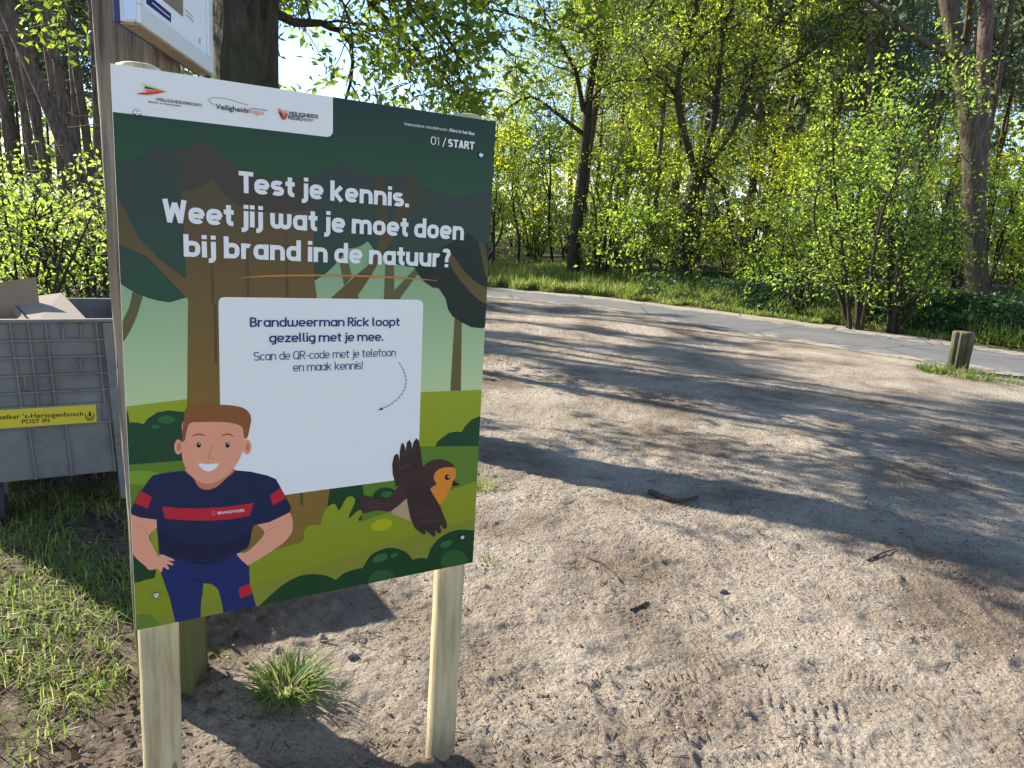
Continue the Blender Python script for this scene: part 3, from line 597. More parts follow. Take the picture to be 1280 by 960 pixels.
# illustrated firefighter (a plain stand-in figure in the same uniform)
pr.new('firefighter_picture'); Z5 = lambda L_: zc(150, 490, 5.333, L_); Z6 = lambda L_: zc(150, 640, 5.333, L_)
P(Z6([(265, 250), (350, 300), (550, 345), (700, 310), (795, 260), (860, 345), (865, 480), (910, 635), (912, 760), (700, 760), (685, 640), (668, 560), (650, 510), (620, 485), (590, 476), (555, 475), (550, 540), (540, 600), (535, 760), (385, 800), (330, 570), (270, 400)]), I_PANTS)
P(Z6([(790, 505), (865, 475), (880, 545), (800, 575)]), I_RED)
P(Z6([(455, 425), (500, 445), (560, 462), (560, 470), (500, 455)]), I_SHIRTD)
P(cr(Z6([(50, -10), (245, 30), (247, 100), (192, 160), (222, 232), (250, 300), (225, 372), (170, 360), (80, 270), (55, 150)]), True, 4), I_SKIN)
P(cr(Z6([(235, 305), (272, 284), (305, 289), (358, 315), (354, 326), (318, 322), (352, 342), (350, 355), (310, 346), (327, 370), (318, 383), (288, 366), (278, 396), (266, 398), (248, 378), (200, 386), (175, 360)]), True, 3), I_SKIN)
P(cr(Z6([(900, 60), (1030, -10), (1128, 0), (1152, 100), (1120, 172), (1040, 240), (870, 346), (838, 344), (780, 285), (800, 270), (852, 260), (962, 140)]), True, 4), I_SKIN)
pr.line(cr(Z6([(112, 92), (155, 105), (190, 158)]), False, 5), 0.8, I_SKIND, True); pr.line(cr(Z6([(960, 150), (1005, 110), (1075, 88)]), False, 5), 0.8, I_SKIND, True)
P(Z5([(430, 525), (330, 535), (220, 555), (190, 590), (170, 620), (120, 690), (70, 785), (65, 810), (130, 835), (243, 850), (250, 960), (260, 1070), (268, 1075), (350, 1110), (450, 1142), (550, 1155), (620, 1147), (700, 1120), (795, 1068), (850, 1040), (866, 1000), (875, 940), (888, 890), (1000, 865), (1130, 802), (1141, 770), (1100, 690), (1040, 580), (980, 555), (870, 530), (760, 520), (700, 540), (480, 560)]), I_SHIRT)
P(cr(Z6([(285, 115), (400, 190), (560, 215), (720, 200), (868, 125), (850, 215), (790, 258), (700, 310), (550, 345), (350, 300), (272, 262)]), True, 4), I_SHIRTD)
pr.line(cr(Z6([(268, 262), (350, 298), (450, 318), (550, 324), (640, 312), (720, 288), (800, 250)]), False, 4), 0.8, I_PANTS); pr.line(cr(Z6([(480, 355), (495, 390), (545, 418), (548, 358)]), False, 4), 0.8, I_SHIRTD)
P(Z5([(135, 655), (212, 700), (185, 775), (95, 740)]), I_RED); P(Z5([(1000, 690), (1070, 638), (1105, 705), (1020, 755)]), I_RED)
P(Z5([(280, 762), (400, 774), (560, 775), (720, 764), (892, 738), (866, 822), (740, 846), (600, 856), (440, 854), (300, 842)]), I_RED)
pr.line(Z5([(75, 795), (140, 815), (245, 825)]), 0.7, I_SHIRTD); pr.line(Z5([(890, 860), (1000, 838), (1125, 765)]), 0.7, I_SHIRTD); pr.line(Z5([(588, 655), (588, 740)]), 0.6, I_SHIRTD)
type_text(pr, 'BRANDWEER', (272, 642.9), (305.8, 639.2), 3.4, I_WHITE, 0.006); pr.layer += 1
pr.line(ell(266.8, 641, 2.3, 2.6, n=12), 0.7, ink('ink_gold', (160, 110, 70))); pr.line([(266.8, 637.6), (266.8, 644.6)], 0.8, ink('ink_gold', (160, 110, 70)))
P(cr(Z5([(440, 505), (755, 505), (700, 580), (640, 632), (580, 650), (525, 632), (490, 575)]), True, 4), I_SKIND)
for cx, r in ((388, 27), (846, 30)): P(ell(150 + cx / 5.333, 490 + 365 / 5.333, r / 5.333, 50 / 5.333, n=22), I_SKIN); P(ell(150 + (cx + 4) / 5.333, 490 + 366 / 5.333, 2.6, 5.2, n=16), I_SKIND)
P(cr(Z5([(415, 300), (412, 420), (440, 515), (500, 580), (570, 610), (640, 598), (720, 548), (800, 440), (828, 330), (828, 220), (720, 180), (440, 180)]), True, 4), I_SKIN)
P(cr(Z5([(412, 318), (424, 180), (446, 105), (540, 84), (640, 84), (740, 88), (830, 110), (872, 165), (862, 250), (846, 305), (826, 300), (812, 232), (740, 206), (640, 198), (540, 200), (470, 205), (446, 250), (432, 318)]), True, 4), I_HAIR)
for cx in (524, 716): P(ell(150 + cx / 5.333, 490 + 352 / 5.333, 2.7, 3.5, n=18), I_BLACK); P(ell(150 + (cx + 3) / 5.333, 490 + 344 / 5.333, .7, .9, n=10), I_WHITE); pr.line(cr(Z5([(cx - 44, 292), (cx, 280), (cx + 44, 292)]), False, 5), 1.7, I_HAIR, True)
pr.line(cr(Z5([(622, 350), (600, 400), (588, 440), (630, 444)]), False, 4), 1.1, I_SKIND)
P(cr(Z5([(524, 476), (590, 480), (656, 476), (632, 512), (590, 528), (548, 512)]), True, 3), I_WHITE)
pr.done(panel)

pr.new('robin_picture'); Z7 = lambda L_: zc(420, 530, 6.4, L_)
P(Z7([(480, 500), (452, 400), (448, 320), (462, 255), (484, 235), (500, 250), (506, 300), (508, 220), (520, 160), (537, 148), (552, 190), (556, 215), (564, 150), (584, 126), (602, 150), (607, 195), (618, 145), (640, 114), (660, 128), (674, 200), (692, 340), (600, 460)]), I_WING)
for x, y in ((490, 300), (540, 240), (590, 215), (520, 350), (570, 330), (540, 405)): pr.line(cr(Z7([(x - 22, y + 18), (x - 12, y - 14), (x, y + 16), (x + 14, y - 12), (x + 26, y + 18)]), False, 4), 0.45, I_FEATH)
P(Z7([(178, 582), (230, 570), (330, 590), (420, 600), (470, 690), (430, 698), (320, 690), (212, 716), (204, 690), (186, 650)]), I_BIRD)
for y0, y1 in ((622, 640), (655, 662)): pr.line(Z7([(240, y0), (420, y1)]), 0.45, I_FEATH)
P(cr(Z7([(380, 640), (440, 570), (480, 520), (560, 430), (690, 345), (740, 305), (820, 280), (900, 300), (946, 350), (880, 420), (800, 480), (780, 540), (700, 700), (580, 770), (440, 700)]), True, 4), I_BIRD)
P(cr(Z7([(436, 706), (500, 650), (580, 590), (640, 640), (650, 740), (585, 772), (505, 742)]), True, 4), I_BELLY)
P(cr(Z7([(948, 350), (957, 385), (950, 430), (925, 490), (896, 550), (834, 642), (800, 600), (752, 520), (800, 482), (782, 440), (786, 395), (826, 358), (885, 344)]), True, 4), I_BREAST)
P(Z7([(934, 448), (992, 485), (922, 497)]), I_BLACK); P(ell(420 + 888 / 6.4, 530 + 425 / 6.4, 3.3, 3.5, n=18), I_BLACK); P(ell(420 + 896 / 6.4, 530 + 421 / 6.4, 0.9, 1.0, n=10), I_WHITE)
P(Z7([(562, 520), (572, 480), (600, 452), (650, 445), (700, 465), (745, 510), (780, 570), (830, 655), (886, 800), (884, 832), (860, 835), (826, 800), (842, 858), (822, 877), (788, 846), (796, 888), (780, 902), (742, 872), (712, 846), (716, 878), (690, 882), (630, 830), (592, 745), (568, 630)]), I_WING)
for x, y in ((650, 720), (700, 700), (750, 690), (700, 780), (750, 770), (800, 770)): pr.line(cr(Z7([(x - 24, y - 16), (x - 10, y + 14), (x, y - 12), (x + 14, y + 14), (x + 26, y - 14)]), False, 4), 0.45, I_FEATH)
pr.done(panel)

pr.new('headline_lettering')
pen_text(pr, 'Test je kennis.', (298.4, 240.6), (510.5, 259.2), 25.4, 0.205, I_WHITE)
pen_text(pr, 'Weet jij wat je moet doen', (203.6, 277.4), (579, 300.2), 26.2, 0.205, I_WHITE)
pen_text(pr, 'bij brand in de natuur?', (229.6, 320.6), (562, 334.2), 25.6, 0.205, I_WHITE); pr.layer += 1
pr.line(cr([(297, 347.3), (345, 344.6), (420, 344.3), (490, 346.6), (546, 350.6)], False, 8), 2.2, I_ORANGE, True)
pr.done(panel)
pr.new('card_lettering')
pen_text(pr, 'Brandweerman Rick loopt', (312.3, 408.6), (499.3, 407.4), 11.4, 0.155, I_NAVY)
pen_text(pr, 'gezellig met je mee.', (336.3, 428), (478.6, 426), 11.4, 0.155, I_NAVY)
pen_text(pr, 'Scan de QR-code met je telefoon', (317.2, 450.7), (494.3, 445.2), 10.2, 0.095, I_NAVY)
pen_text(pr, 'en maak kennis!', (366.3, 464.2), (452.8, 461.2), 10.2, 0.095, I_NAVY); pr.layer += 1
q = np.array(cr([(498.5, 453), (504, 463), (507.3, 475), (505, 487), (497, 498), (486, 506.5), (478, 510.3)], False, 8))
for k in range(0, len(q) - 2, 3): pr.line(q[k:k + 3] if k + 3 <= len(q) else q[k:], 0.9, I_NAVY)
P([(472, 512.6), (477.4, 508.6), (478.4, 512)], I_NAVY)
pr.done(panel)
pr.new('route_lettering')
type_text(pr, 'Interactieve wandelroute:', (505.2, 156.6), (558.6, 164), 4.0, I_WHITE); type_text(pr, 'Alert in het Bos', (560.4, 164.2), (592.4, 169.2), 4.0, I_WHITE, 0.025)
pen_text(pr, '01 /', (537.7, 180.6), (556.8, 182.8), 10.2, 0.1, I_WHITE); pen_text(pr, 'START', (559.2, 183.4), (592, 187.2), 9.8, 0.21, I_WHITE)
pr.done(panel)
pr.new('region_logo'); ZA = lambda L_: zc(150, 90, 8.533, L_); ZB = lambda L_: zc(250, 110, 7.529, L_)
P(ZA([(228, 122), (330, 150), (445, 192), (395, 190), (265, 150)]), I_LIME); P(ZA([(260, 156), (330, 170), (415, 192), (330, 186), (265, 178)]), I_BLUEBLACK)
P(ZA([(248, 190), (440, 196), (470, 208), (300, 214)]), I_LOGOO); P(ZA([(165, 236), (230, 220), (400, 206), (505, 209), (400, 232), (290, 246)]), I_LOGOR)
type_text(pr, 'VEILIGHEIDSREGIO', (194.5, 125.8), (252.3, 133.5), 3.6, I_BLUEBLACK, 0.012); type_text(pr, 'Midden- en West-Brabant', (185.6, 128.2), (226.5, 133.5), 2.0, I_BLUEBLACK, 0.012); pr.done(panel); pr.new('region_logo')
pr.line(cr(ZB([(132, 166), (92, 130), (88, 102), (150, 92), (260, 106), (450, 164)]), False, 6), 0.6, I_GREYL)
type_text(pr, 'Veiligheids', (269.3, 136), (310.3, 141.3), 6.2, I_BLUEBLACK, 0.016); type_text(pr, 'Regio', (310.9, 141.4), (329.8, 143.9), 6.2, I_LOGOO, 0.0); type_text(pr, 'Brabant - Zuidoost', (315, 136.4), (334.4, 138.9), 1.9, I_BLUEBLACK, 0.012)
pr.done(panel); pr.new('region_logo')
P(ZB([(730, 190), (765, 205), (795, 250), (772, 300)]), I_LOGOO); P(ZB([(732, 220), (770, 240), (778, 300), (760, 275)]), I_BLUEBLACK); P(ZB([(785, 215), (822, 210), (800, 250)]), ink('ink_sand', (200, 150, 90))); P(ZB([(822, 232), (820, 262), (800, 298), (772, 302), (785, 260)]), I_LOGOR)
type_text(pr, 'VEILIGHEIDS', (360, 144), (397.4, 148.4), 4.8, I_BLUEBLACK, 0.022); type_text(pr, 'REGIO', (360, 148.8), (378.8, 151.2), 4.6, I_BLUEBLACK, 0.022); type_text(pr, 'Brabant', (380.2, 149.6), (392, 150.8), 1.9, I_BLUEBLACK, 0.012); type_text(pr, 'Noord', (380.2, 151.6), (389.5, 152.6), 1.9, I_BLUEBLACK, 0.012)
pr.done(panel)
METAL = flat('zinc_screw', (0.6, 0.62, 0.64), 0.28, 0.5, 1.0)
for px in ((171, 141), (600, 194), (195, 743), (577, 671)):
    u, z = bp(*px); V = []; F = []
    prof = [(0.0062, 0), (0.006, -0.0014), (0.0048, -0.0026), (0.0026, -0.0034), (0.0022, -0.0022), (0.0001, -0.0022)]
    V = [(u + r * math.cos(a), y - 0.004, z + r * math.sin(a)) for r, y in prof for a in np.arange(14) * 2 * math.pi / 14]
    F = [(i * 14 + j, i * 14 + (j + 1) % 14, (i + 1) * 14 + (j + 1) % 14, (i + 1) * 14 + j) for i in range(5) for j in range(14)]
    mesh_obj('screw', V, np.array(F), METAL, sign, smooth_sh=True)

# ------------------------------------------------------------------ old square post with the display case
def timber(name, dark, light, moss=None, zscale=1.2):
    m, nt, b = new_mat(name); tc = node(nt, 'ShaderNodeTexCoord'); v = mapping(nt, tc.outputs['Object'], (26, 26, zscale))
    n1 = noise(nt, v, 2.0, 7, 0.7); n2 = noise(nt, tc.outputs['Object'], 5, 4)
    c = ramp(nt, n1, [(0.3, dark), (0.48, tuple((a + b_) / 2 for a, b_ in zip(dark, light))), (0.7, light)])
    if moss is not None:
        sx = node(nt, 'ShaderNodeSeparateXYZ'); nt.links.new(tc.outputs['Object'], sx.inputs[0])
        ad = node(nt, 'ShaderNodeMath', operation='MULTIPLY_ADD'); nt.links.new(n2, ad.inputs[0]); ad.inputs[1].default_value = 0.7; nt.links.new(sx.outputs[2], ad.inputs[2])
        c = mix(nt, ramp(nt, ad.outputs[0], [(0.6, (0.85,) * 3), (1.15, (0, 0, 0))]), c, moss)
    nt.links.new(c, b.inputs['Base Color']); b.inputs['Roughness'].default_value = 0.9; bump(nt, b, n1, 1.0, 0.012); return m
def rough_post(name, w, d, hgt, rng, lean=(0, 0), n=44, crack=0.006, corner=0.015):
    per = []
    for (cx, cy, a0) in ((w / 2 - corner, d / 2 - corner, 0), (-w / 2 + corner, d / 2 - corner, 90), (-w / 2 + corner, -d / 2 + corner, 180), (w / 2 - corner, -d / 2 + corner, 270)):
        for a in (0, 30, 60, 90): per.append((cx + corner * math.cos(RAD(a0 + a)), cy + corner * math.sin(RAD(a0 + a))))
    P_ = []
    for i in range(len(per)):
        a, b_ = np.array(per[i]), np.array(per[(i + 1) % len(per)])
        k = max(1, int(np.linalg.norm(b_ - a) / 0.012))
        for t in range(k): P_.append(a + (b_ - a) * t / k)
    P_ = np.array(P_); m_ = len(P_); zs = np.linspace(-0.15, hgt, n); ang = np.arange(m_)
    gr = crack * vnoise(ang * 0.9, ang * 0, 77); Vv = []
    for i, z in enumerate(zs):
        g = gr + 0.004 * vnoise(ang * 0.35, np.full(m_, z * 3.0), 78) + 0.003 * vnoise(ang * 1.3, np.full(m_, z * 6.0), 79)
        q = P_ * (1 + g / (w / 2))[:, None]; Vv.append(np.column_stack([q[:, 0] + lean[0] * z, q[:, 1] + lean[1] * z, np.full(m_, z)]))
    top = Vv[-1].copy(); top[:, :2] = (top[:, :2] - np.array(lean) * hgt) * 0.9 + np.array(lean) * hgt; top[:, 2] += 0.012; Vv.append(top)
    c = top.mean(0); V = np.vstack(Vv + [c[None]]); nr = len(Vv); i = np.arange(nr - 1)[:, None]; j = np.arange(m_)[None]; j2 = (j + 1) % m_
    F = np.stack([i * m_ + j, i * m_ + j2, (i + 1) * m_ + j2, (i + 1) * m_ + j], -1).reshape(-1, 4)
    T = np.stack([(nr - 1) * m_ + np.arange(m_), (nr - 1) * m_ + (np.arange(m_) + 1) % m_, np.full(m_, nr * m_)], 1)
    return V, [F, T]
WOOD_OLD = timber('weathered_oak_beam', (0.045, 0.033, 0.022), (0.36, 0.295, 0.21), (0.09, 0.095, 0.012))
V, F = rough_post('x', 0.176, 0.17, 2.75, rng, (-0.021, 0.0))
dirc = np.array([-0.114, 0.9935]); rgt = np.array([0.9935, 0.114])
pc = np.array([-0.998, 2.19]) - rgt * 0.087 + dirc * 0.085
o = mesh_obj('timber_post', V, F, WOOD_OLD, None, (pc[0], pc[1], 0)); o.rotation_euler = (0, 0, math.atan2(rgt[1], rgt[0]))
tag(o, 'thick weathered grey square timber post mossy at its foot behind the printed board', 'post')
Q0 = at(175, 28, 1.87)
def cp(px, py):
    nrm = np.array([dirc[1], -dirc[0]]); r = ray(px, py); t = Q0[:2].dot(nrm) / r[:2].dot(nrm); Pp = r * t; return (Pp[:2] - Q0[:2]).dot(dirc), Pp[2] + CAMZ - Q0[2]
case = thing('display_case', 'white framed notice case with a paper sheet fixed to the weathered timber post', 'notice case', tuple(Q0), math.atan2(dirc[1], dirc[0]))
CW, CH, CT = 0.60, 0.44, 0.046
WFR = flat('painted_aluminium', (0.60, 0.63, 0.64), 0.45); f = MB()
f.box(0, CW, 0.012, CT, 0.0, CH, 0.002); f.box(0, CW, 0, 0.0118, 0, 0.042, 0.003); f.box(0, CW, 0, 0.0118, CH - 0.04, CH, 0.003)
f.box(0, 0.03, 0, 0.0116, 0.0424, CH - 0.0404, 0.003); f.box(CW - 0.045, CW, 0, 0.0116, 0.0424, CH - 0.0404, 0.003); f.build('frame', WFR, case)
f = MB(); f.box(0.031, CW - 0.046, 0.0085, 0.0115, 0.043, CH - 0.041); sheet = f.build('sheet', flat('paper', (0.74, 0.76, 0.78), 0.6), case)
pc2 = Print(lambda x, y: cp(x, y), 0.00013); pc2.rect = (0.032, CW - 0.047, 0.044, CH - 0.042); pc2.new('title_bar'); pc2.layer = -62
Z8 = lambda L_: zc(150, 0, 8.73, L_)
pc2.poly(Z8([(325, -160), (325, 42), (592, 250), (592, 152), (400, -10), (380, -160)]), I_NAVY)
pc2.done(sheet); pc2.new('sheet_picture')
pc2.poly(Z8([(500, -300), (500, 5), (722, 188), (722, -300)]), flat('photo_brown', (0.2, 0.17, 0.11)))
pc2.done(sheet); pc2.new('title_line'); pc2.line(Z8([(385, 30), (575, 190)]), 0.9, I_WHITE); pc2.done(sheet); pc2.new('small_print'); pc2.line(Z8([(740, 105), (830, 190)]), 0.6, I_BLACK); pc2.line(Z8([(745, 155), (835, 238)]), 0.6, I_BLACK); pc2.done(sheet); pc2.new('small_sign'); pc2.line(Z8([(895, 418), (908, 440), (890, 455), (908, 475)]), 0.7, I_BLACK)
pc2.done(sheet)
f = MB(); f.box(-0.003, -0.0002, 0.006, CT - 0.012, 0.004, CH - 0.004); f.build('side_panel', flat('pale_blue_panel', (0.52, 0.62, 0.78), 0.4), case)
f = MB(); f.box(-0.004, CW, CT + 0.0005, CT + 0.012, -0.004, CH, 0.001); f.build('back_board', flat('navy_board', (0.03, 0.035, 0.13), 0.5), case)
f = MB(); f.box(0.004, CW - 0.004, 0.003, CT, -0.006, -0.0005); f.build('bottom_batten', timber('raw_batten', (0.2, 0.15, 0.1), (0.42, 0.35, 0.25), None, 8), case)

# ------------------------------------------------------------------ grey crate cart on the left
PLASTIC = None
m, nt, b = new_mat('grey_plastic'); tc = node(nt, 'ShaderNodeTexCoord')
c = ramp(nt, noise(nt, tc.outputs['Object'], 3.5, 6, 0.65), [(0.3, (0.10, 0.10, 0.097)), (0.7, (0.205, 0.203, 0.195))]); c = mix(nt, ramp(nt, noise(nt, mapping(nt, tc.outputs['Object'], (3, 3, 40)), 2.5, 6, .75), [(.6, (0, 0, 0)), (.75, (.45,) * 3)]), c, (0.33, 0.32, 0.30)); c = mix(nt, ramp(nt, noise(nt, tc.outputs['Object'], 11, 6, .7), [(.58, (0, 0, 0)), (.72, (.5,) * 3)]), c, (0.06, 0.055, 0.045)); nt.links.new(c, b.inputs['Base Color']); b.inputs['Roughness'].default_value = 0.55
bump(nt, b, noise(nt, tc.outputs['Object'], 160, 2), 0.15, 0.001); PLASTIC = m
P1 = np.array([-1.915, 3.615]); ang = math.atan2(0.53, 0.848)
crate = thing('plastic_crate', 'large ribbed grey plastic crate with a yellow strip behind the weathered post', 'crate', (P1[0], P1[1], 0), ang)
CL, CD, Z0, Z1, TK = 0.78, 0.95, 0.235, 1.0, 0.012
shear = lambda V: np.column_stack([V[:, 0] + (1.0 - V[:, 2]) * 0.05, V[:, 1], V[:, 2]])
f = MB(); f.box(-CL, 0, 0, TK, Z0, Z1); f.box(-CL, 0, CD - TK, CD, Z0, Z1); f.box(-CL, -CL + TK, TK + .001, CD - TK - .001, Z0, Z1); f.box(-TK, 0, TK + .001, CD - TK - .001, Z0, Z1); f.box(-CL + TK + .001, -TK - .001, TK + .001, CD - TK - .001, Z0 + .002, Z0 + 0.03)
f.build('body', PLASTIC, crate, tf=shear)
def cu(px, py):
    """along the crate's front face from a pixel"""
    n_ = np.array([0.53, -0.848]); r = ray(px, py); t = P1.dot(n_) / r[:2].dot(n_); Pp = r * t; return (Pp[:2] - P1).dot(np.array([0.848, 0.53])), Pp[2] + CAMZ
f = MB(); f.box(-CL - .02, .02, -0.022, TK + 0.002, Z1 - 0.004, Z1 + 0.012, .003); f.box(-CL - .02, .02, CD - TK - .002, CD + 0.022, Z1 - 0.004, Z1 + 0.012, .003); f.box(-CL - .022, -CL + TK + .002, TK + .003, CD - TK - .003, Z1 - 0.004, Z1 + 0.012, .003); f.box(-TK - .002, .022, TK + .003, CD - TK - .003, Z1 - 0.004, Z1 + 0.012, .003)
f.build('rim', PLASTIC, crate, tf=shear)
rows = [cu(60, y)[1] for y in (425, 446, 468, 489)]
for z in rows + [cu(60, 531)[1] + .0]:
    f = MB(); f.box(-CL, 0, -0.017, -0.0003, z - 0.0045, z + 0.0045, 0.001); f.build('rib', PLASTIC, crate, tf=shear)
zlow, zhi = rows[-1], Z1 - 0.005; zs_lab = cu(60, 508)[1]; zb_lab = cu(60, 530)[1]
us = [cu(x, 408)[0] for x in (13, 35, 57, 120)] + [cu(13, 408)[0] - .22 * k for k in (1,)]
for u in us:
    f = MB(); f.box(u - 0.004, u + 0.004, -0.0155, -0.0004, zs_lab + .006, zhi, 0.001); f.build('rib', PLASTIC, crate, tf=shear)
for x, ya, yb in ((77, 404, 424), (100, 404, 424), (97, 447, 462), (26, 470, 488)):
    u = cu(x, ya)[0]; f = MB(); f.box(u - 0.004, u + 0.004, -0.0152, -0.0004, cu(x, yb)[1], cu(x, ya)[1], 0.001); f.build('rib', PLASTIC, crate, tf=shear)
for x in (36, 82, 137):
    u = cu(x, 535)[0] + .002; f = MB(); f.box(u - 0.004, u + 0.004, -0.0155, -0.0004, Z0, zb_lab - .006, 0.001); f.build('rib', PLASTIC, crate, tf=lambda V: np.column_stack([V[:, 0] + (zb_lab - V[:, 2]) * 0.05, V[:, 1], V[:, 2]]))
f = MB(); f.box(-0.11, -0.035, -0.022, 0.02, 0.09, Z1 - .006, 0.003); f.box(-0.105, -0.033, -0.026, 0.022, 0.09, 0.102, 0.002); f.box(-0.105, -0.033, -0.027, 0.022, .32, .332, .002); f.box(-0.105, -0.033, -0.027, 0.022, .42, .432, .002); f.build('corner_leg', PLASTIC, crate, tf=shear)
for u, y in ((cu(-4, 600)[0], 0.05), (-0.25, CD - 0.2), (-CL + .12, CD - .2)):
    cyl = MB(); a = np.arange(20) * 2 * math.pi / 20; R_ = 0.125
    V = [(u - 0.02 + x, y + R_ * math.cos(t), R_ - .005 + R_ * math.sin(t)) for x in (0, 0.045) for t in a]
    cyl.add(V, [tuple(range(20)), tuple(range(39, 19, -1))] + [(i, (i + 1) % 20, 20 + (i + 1) % 20, 20 + i) for i in range(20)])
    whl = cyl.build('wheel', flat('rubber', (0.025, 0.025, 0.027), 0.7), crate)
    f = MB(); f.box(u - .035, u + .04, y - .05, y + .05, .17, Z0 + .001, .004); f.build('wheel_bracket', flat('steel_grey', (0.12, 0.125, 0.13), 0.5, .4, .6), crate)
f = MB(); ur = cu(122, 518)[0] - .006; f.box(-CL + .1, ur, -0.021, -0.0155, zb_lab - .002, zs_lab + .0, 0.001)
strip = f.build('label_strip', flat('yellow_plate', (0.62, 0.50, 0.03), 0.45), crate)
fr = MB(); fr.box(-CL + .08, ur + .02, -0.0153, -0.0005, zb_lab - .012, zs_lab + .009, .002); fr.build('label_frame', PLASTIC, crate)
pl = Print(lambda x, y: cu(x, y), 0.0002); pl.rect = (-CL + .1, ur, zb_lab, zs_lab); pl.new('label_lettering'); pl.layer = 107
type_text(pl, "selkar 's-Hertogenbosch", (-1, 523), (104, 518.4), 5.6, I_BLACK, 0.014); type_text(pl, 'POST IN', (27.5, 528.2), (62, 526.4), 5.0, I_BLACK, 0.016); pl.layer += 1
for r_, a0, a1 in ((5.6, 150, 390), (3.6, 170, 370)): pl.line(ell(112, 518.5, r_, r_, a0 - 180, a1 - 180, n=18), 1.0, I_BLACK)
pl.poly(cr([(112, 512.5), (113.6, 516), (113, 519.5), (111.4, 519.5), (110.6, 516.5)], True, 3), I_BLACK)
pl.done(strip)

CARD = flat('cardboard', (0.27, 0.195, 0.13), 0.85, 0.1); CARD2 = flat('cardboard_inside', (0.29, 0.24, 0.19), 0.85, 0.1)
def slab(parent, name, corners, th, mat):
    c = np.array(corners, float); n_ = np.cross(c[1] - c[0], c[3] - c[0]); n_ /= np.linalg.norm(n_); f = MB(); f.add(np.vstack([c, c - n_ * th]), [(0, 1, 2, 3), (7, 6, 5, 4), (0, 4, 5, 1), (1, 5, 6, 2), (2, 6, 7, 3), (3, 7, 4, 0)])
    return f.build(name, mat, parent)
cb = thing('cardboard_box', 'open brown cardboard box with raised flaps lying inside the grey crate', 'cardboard box', (0, 0, 0))
cf = crate.matrix_basis
def cw(u, y, z): v = Matrix.Translation(Vector((P1[0], P1[1], 0))) @ Matrix.Rotation(ang, 4, 'Z') @ Vector((u, y, z)); return (v.x, v.y, v.z)
f = MB(); V = [cw(*p) for p in ((-.72, .1, .5), (-.28, .1, .5), (-.28, .55, .5), (-.72, .55, .5), (-.72, .1, .96), (-.28, .1, .96), (-.28, .55, .96), (-.72, .55, .96))]
f.add(V, [(0, 1, 2, 3), (0, 1, 5, 4), (1, 2, 6, 5), (2, 3, 7, 6), (3, 0, 4, 7)]); f.build('body', CARD, cb)
slab(cb, 'flap', [at(-32, 410, 3.75), at(52, 406, 3.85), at(45, 346, 3.9), at(-32, 358, 3.8)], 0.005, CARD)
slab(cb, 'flap', [at(44, 405, 3.62), at(114, 405, 3.68), at(77, 366, 4.0), at(12, 374, 3.93)], 0.005, CARD2)
slab(cb, 'flap', [at(40, 406, 3.60), at(12, 374, 3.90), at(8, 378, 3.9), at(30, 410, 3.60)], 0.005, CARD)

# ------------------------------------------------------------------ bollard by the lane
bq = ground_pt(1196, 463); hb = at(1196, 414, bq[1])[2]
V, F = rough_post('x', 0.25, 0.22, hb - .012, rng, (0.012, 0.0), n=16, crack=0.022, corner=0.05)
o = mesh_obj('bollard', V, F, timber('weathered_bollard', (0.035, 0.03, 0.018), (0.22, 0.18, 0.105), (0.05, 0.055, 0.015), 2), None, (bq[0], bq[1], gz(bq[0], bq[1]))); o.rotation_euler = (0, 0, 0.5)
tag(o, 'short thick weathered wooden bollard standing between sand and lane', 'bollard')
# ------------------------------------------------------------------ trees
def path_px(P, Y, dy=0.0):
    """a limb through photo pixels at distance Y (dy: how much it comes nearer along its length)"""
    n = len(P); return np.array([at(x, y, Y - dy * i / max(1, n - 1)) for i, (x, y) in enumerate(P)])
def resample(P, step):
    P = np.asarray(P, float); out = np.array(cr3(P)); L = np.concatenate([[0], np.cumsum(np.linalg.norm(np.diff(out, axis=0), axis=1))]); n = max(3, int(L[-1] / step) + 1)
    t = np.linspace(0, L[-1], n); return np.stack([np.interp(t, L, out[:, k]) for k in range(3)], 1)
def cr3(P, n=8):
    out = []
    for i in range(len(P) - 1):
        p1, p2 = P[i], P[i + 1]; p0 = P[i - 1] if i else 2 * p1 - p2; p3 = P[i + 2] if i + 2 < len(P) else 2 * p2 - p1
        for k in range(n): t = k / n; out.append(0.5 * (2 * p1 + (p2 - p0) * t + (2 * p0 - 5 * p1 + 4 * p2 - p3) * t * t + (3 * p1 - p0 - 3 * p2 + p3) * t ** 3))
    out.append(P[-1]); return out
def wander(p, d, L, n, rng, wob=0.25, up=0.15):
    P = [np.array(p, float)]; d = np.array(d, float); d /= np.linalg.norm(d)
    for i in range(n):
        d = d + rng.standard_normal(3) * wob + np.array([0, 0, up]); d /= np.linalg.norm(d); P.append(P[-1] + d * L / n)
    return np.array(P)
def side_dir(t, rng, spread, up=0.0):
    r = rng.standard_normal(3); r -= t * r.dot(t); r /= np.linalg.norm(r) + 1e-9
    d = t * math.cos(spread) + r * math.sin(spread); d[2] += up; return d / np.linalg.norm(d)
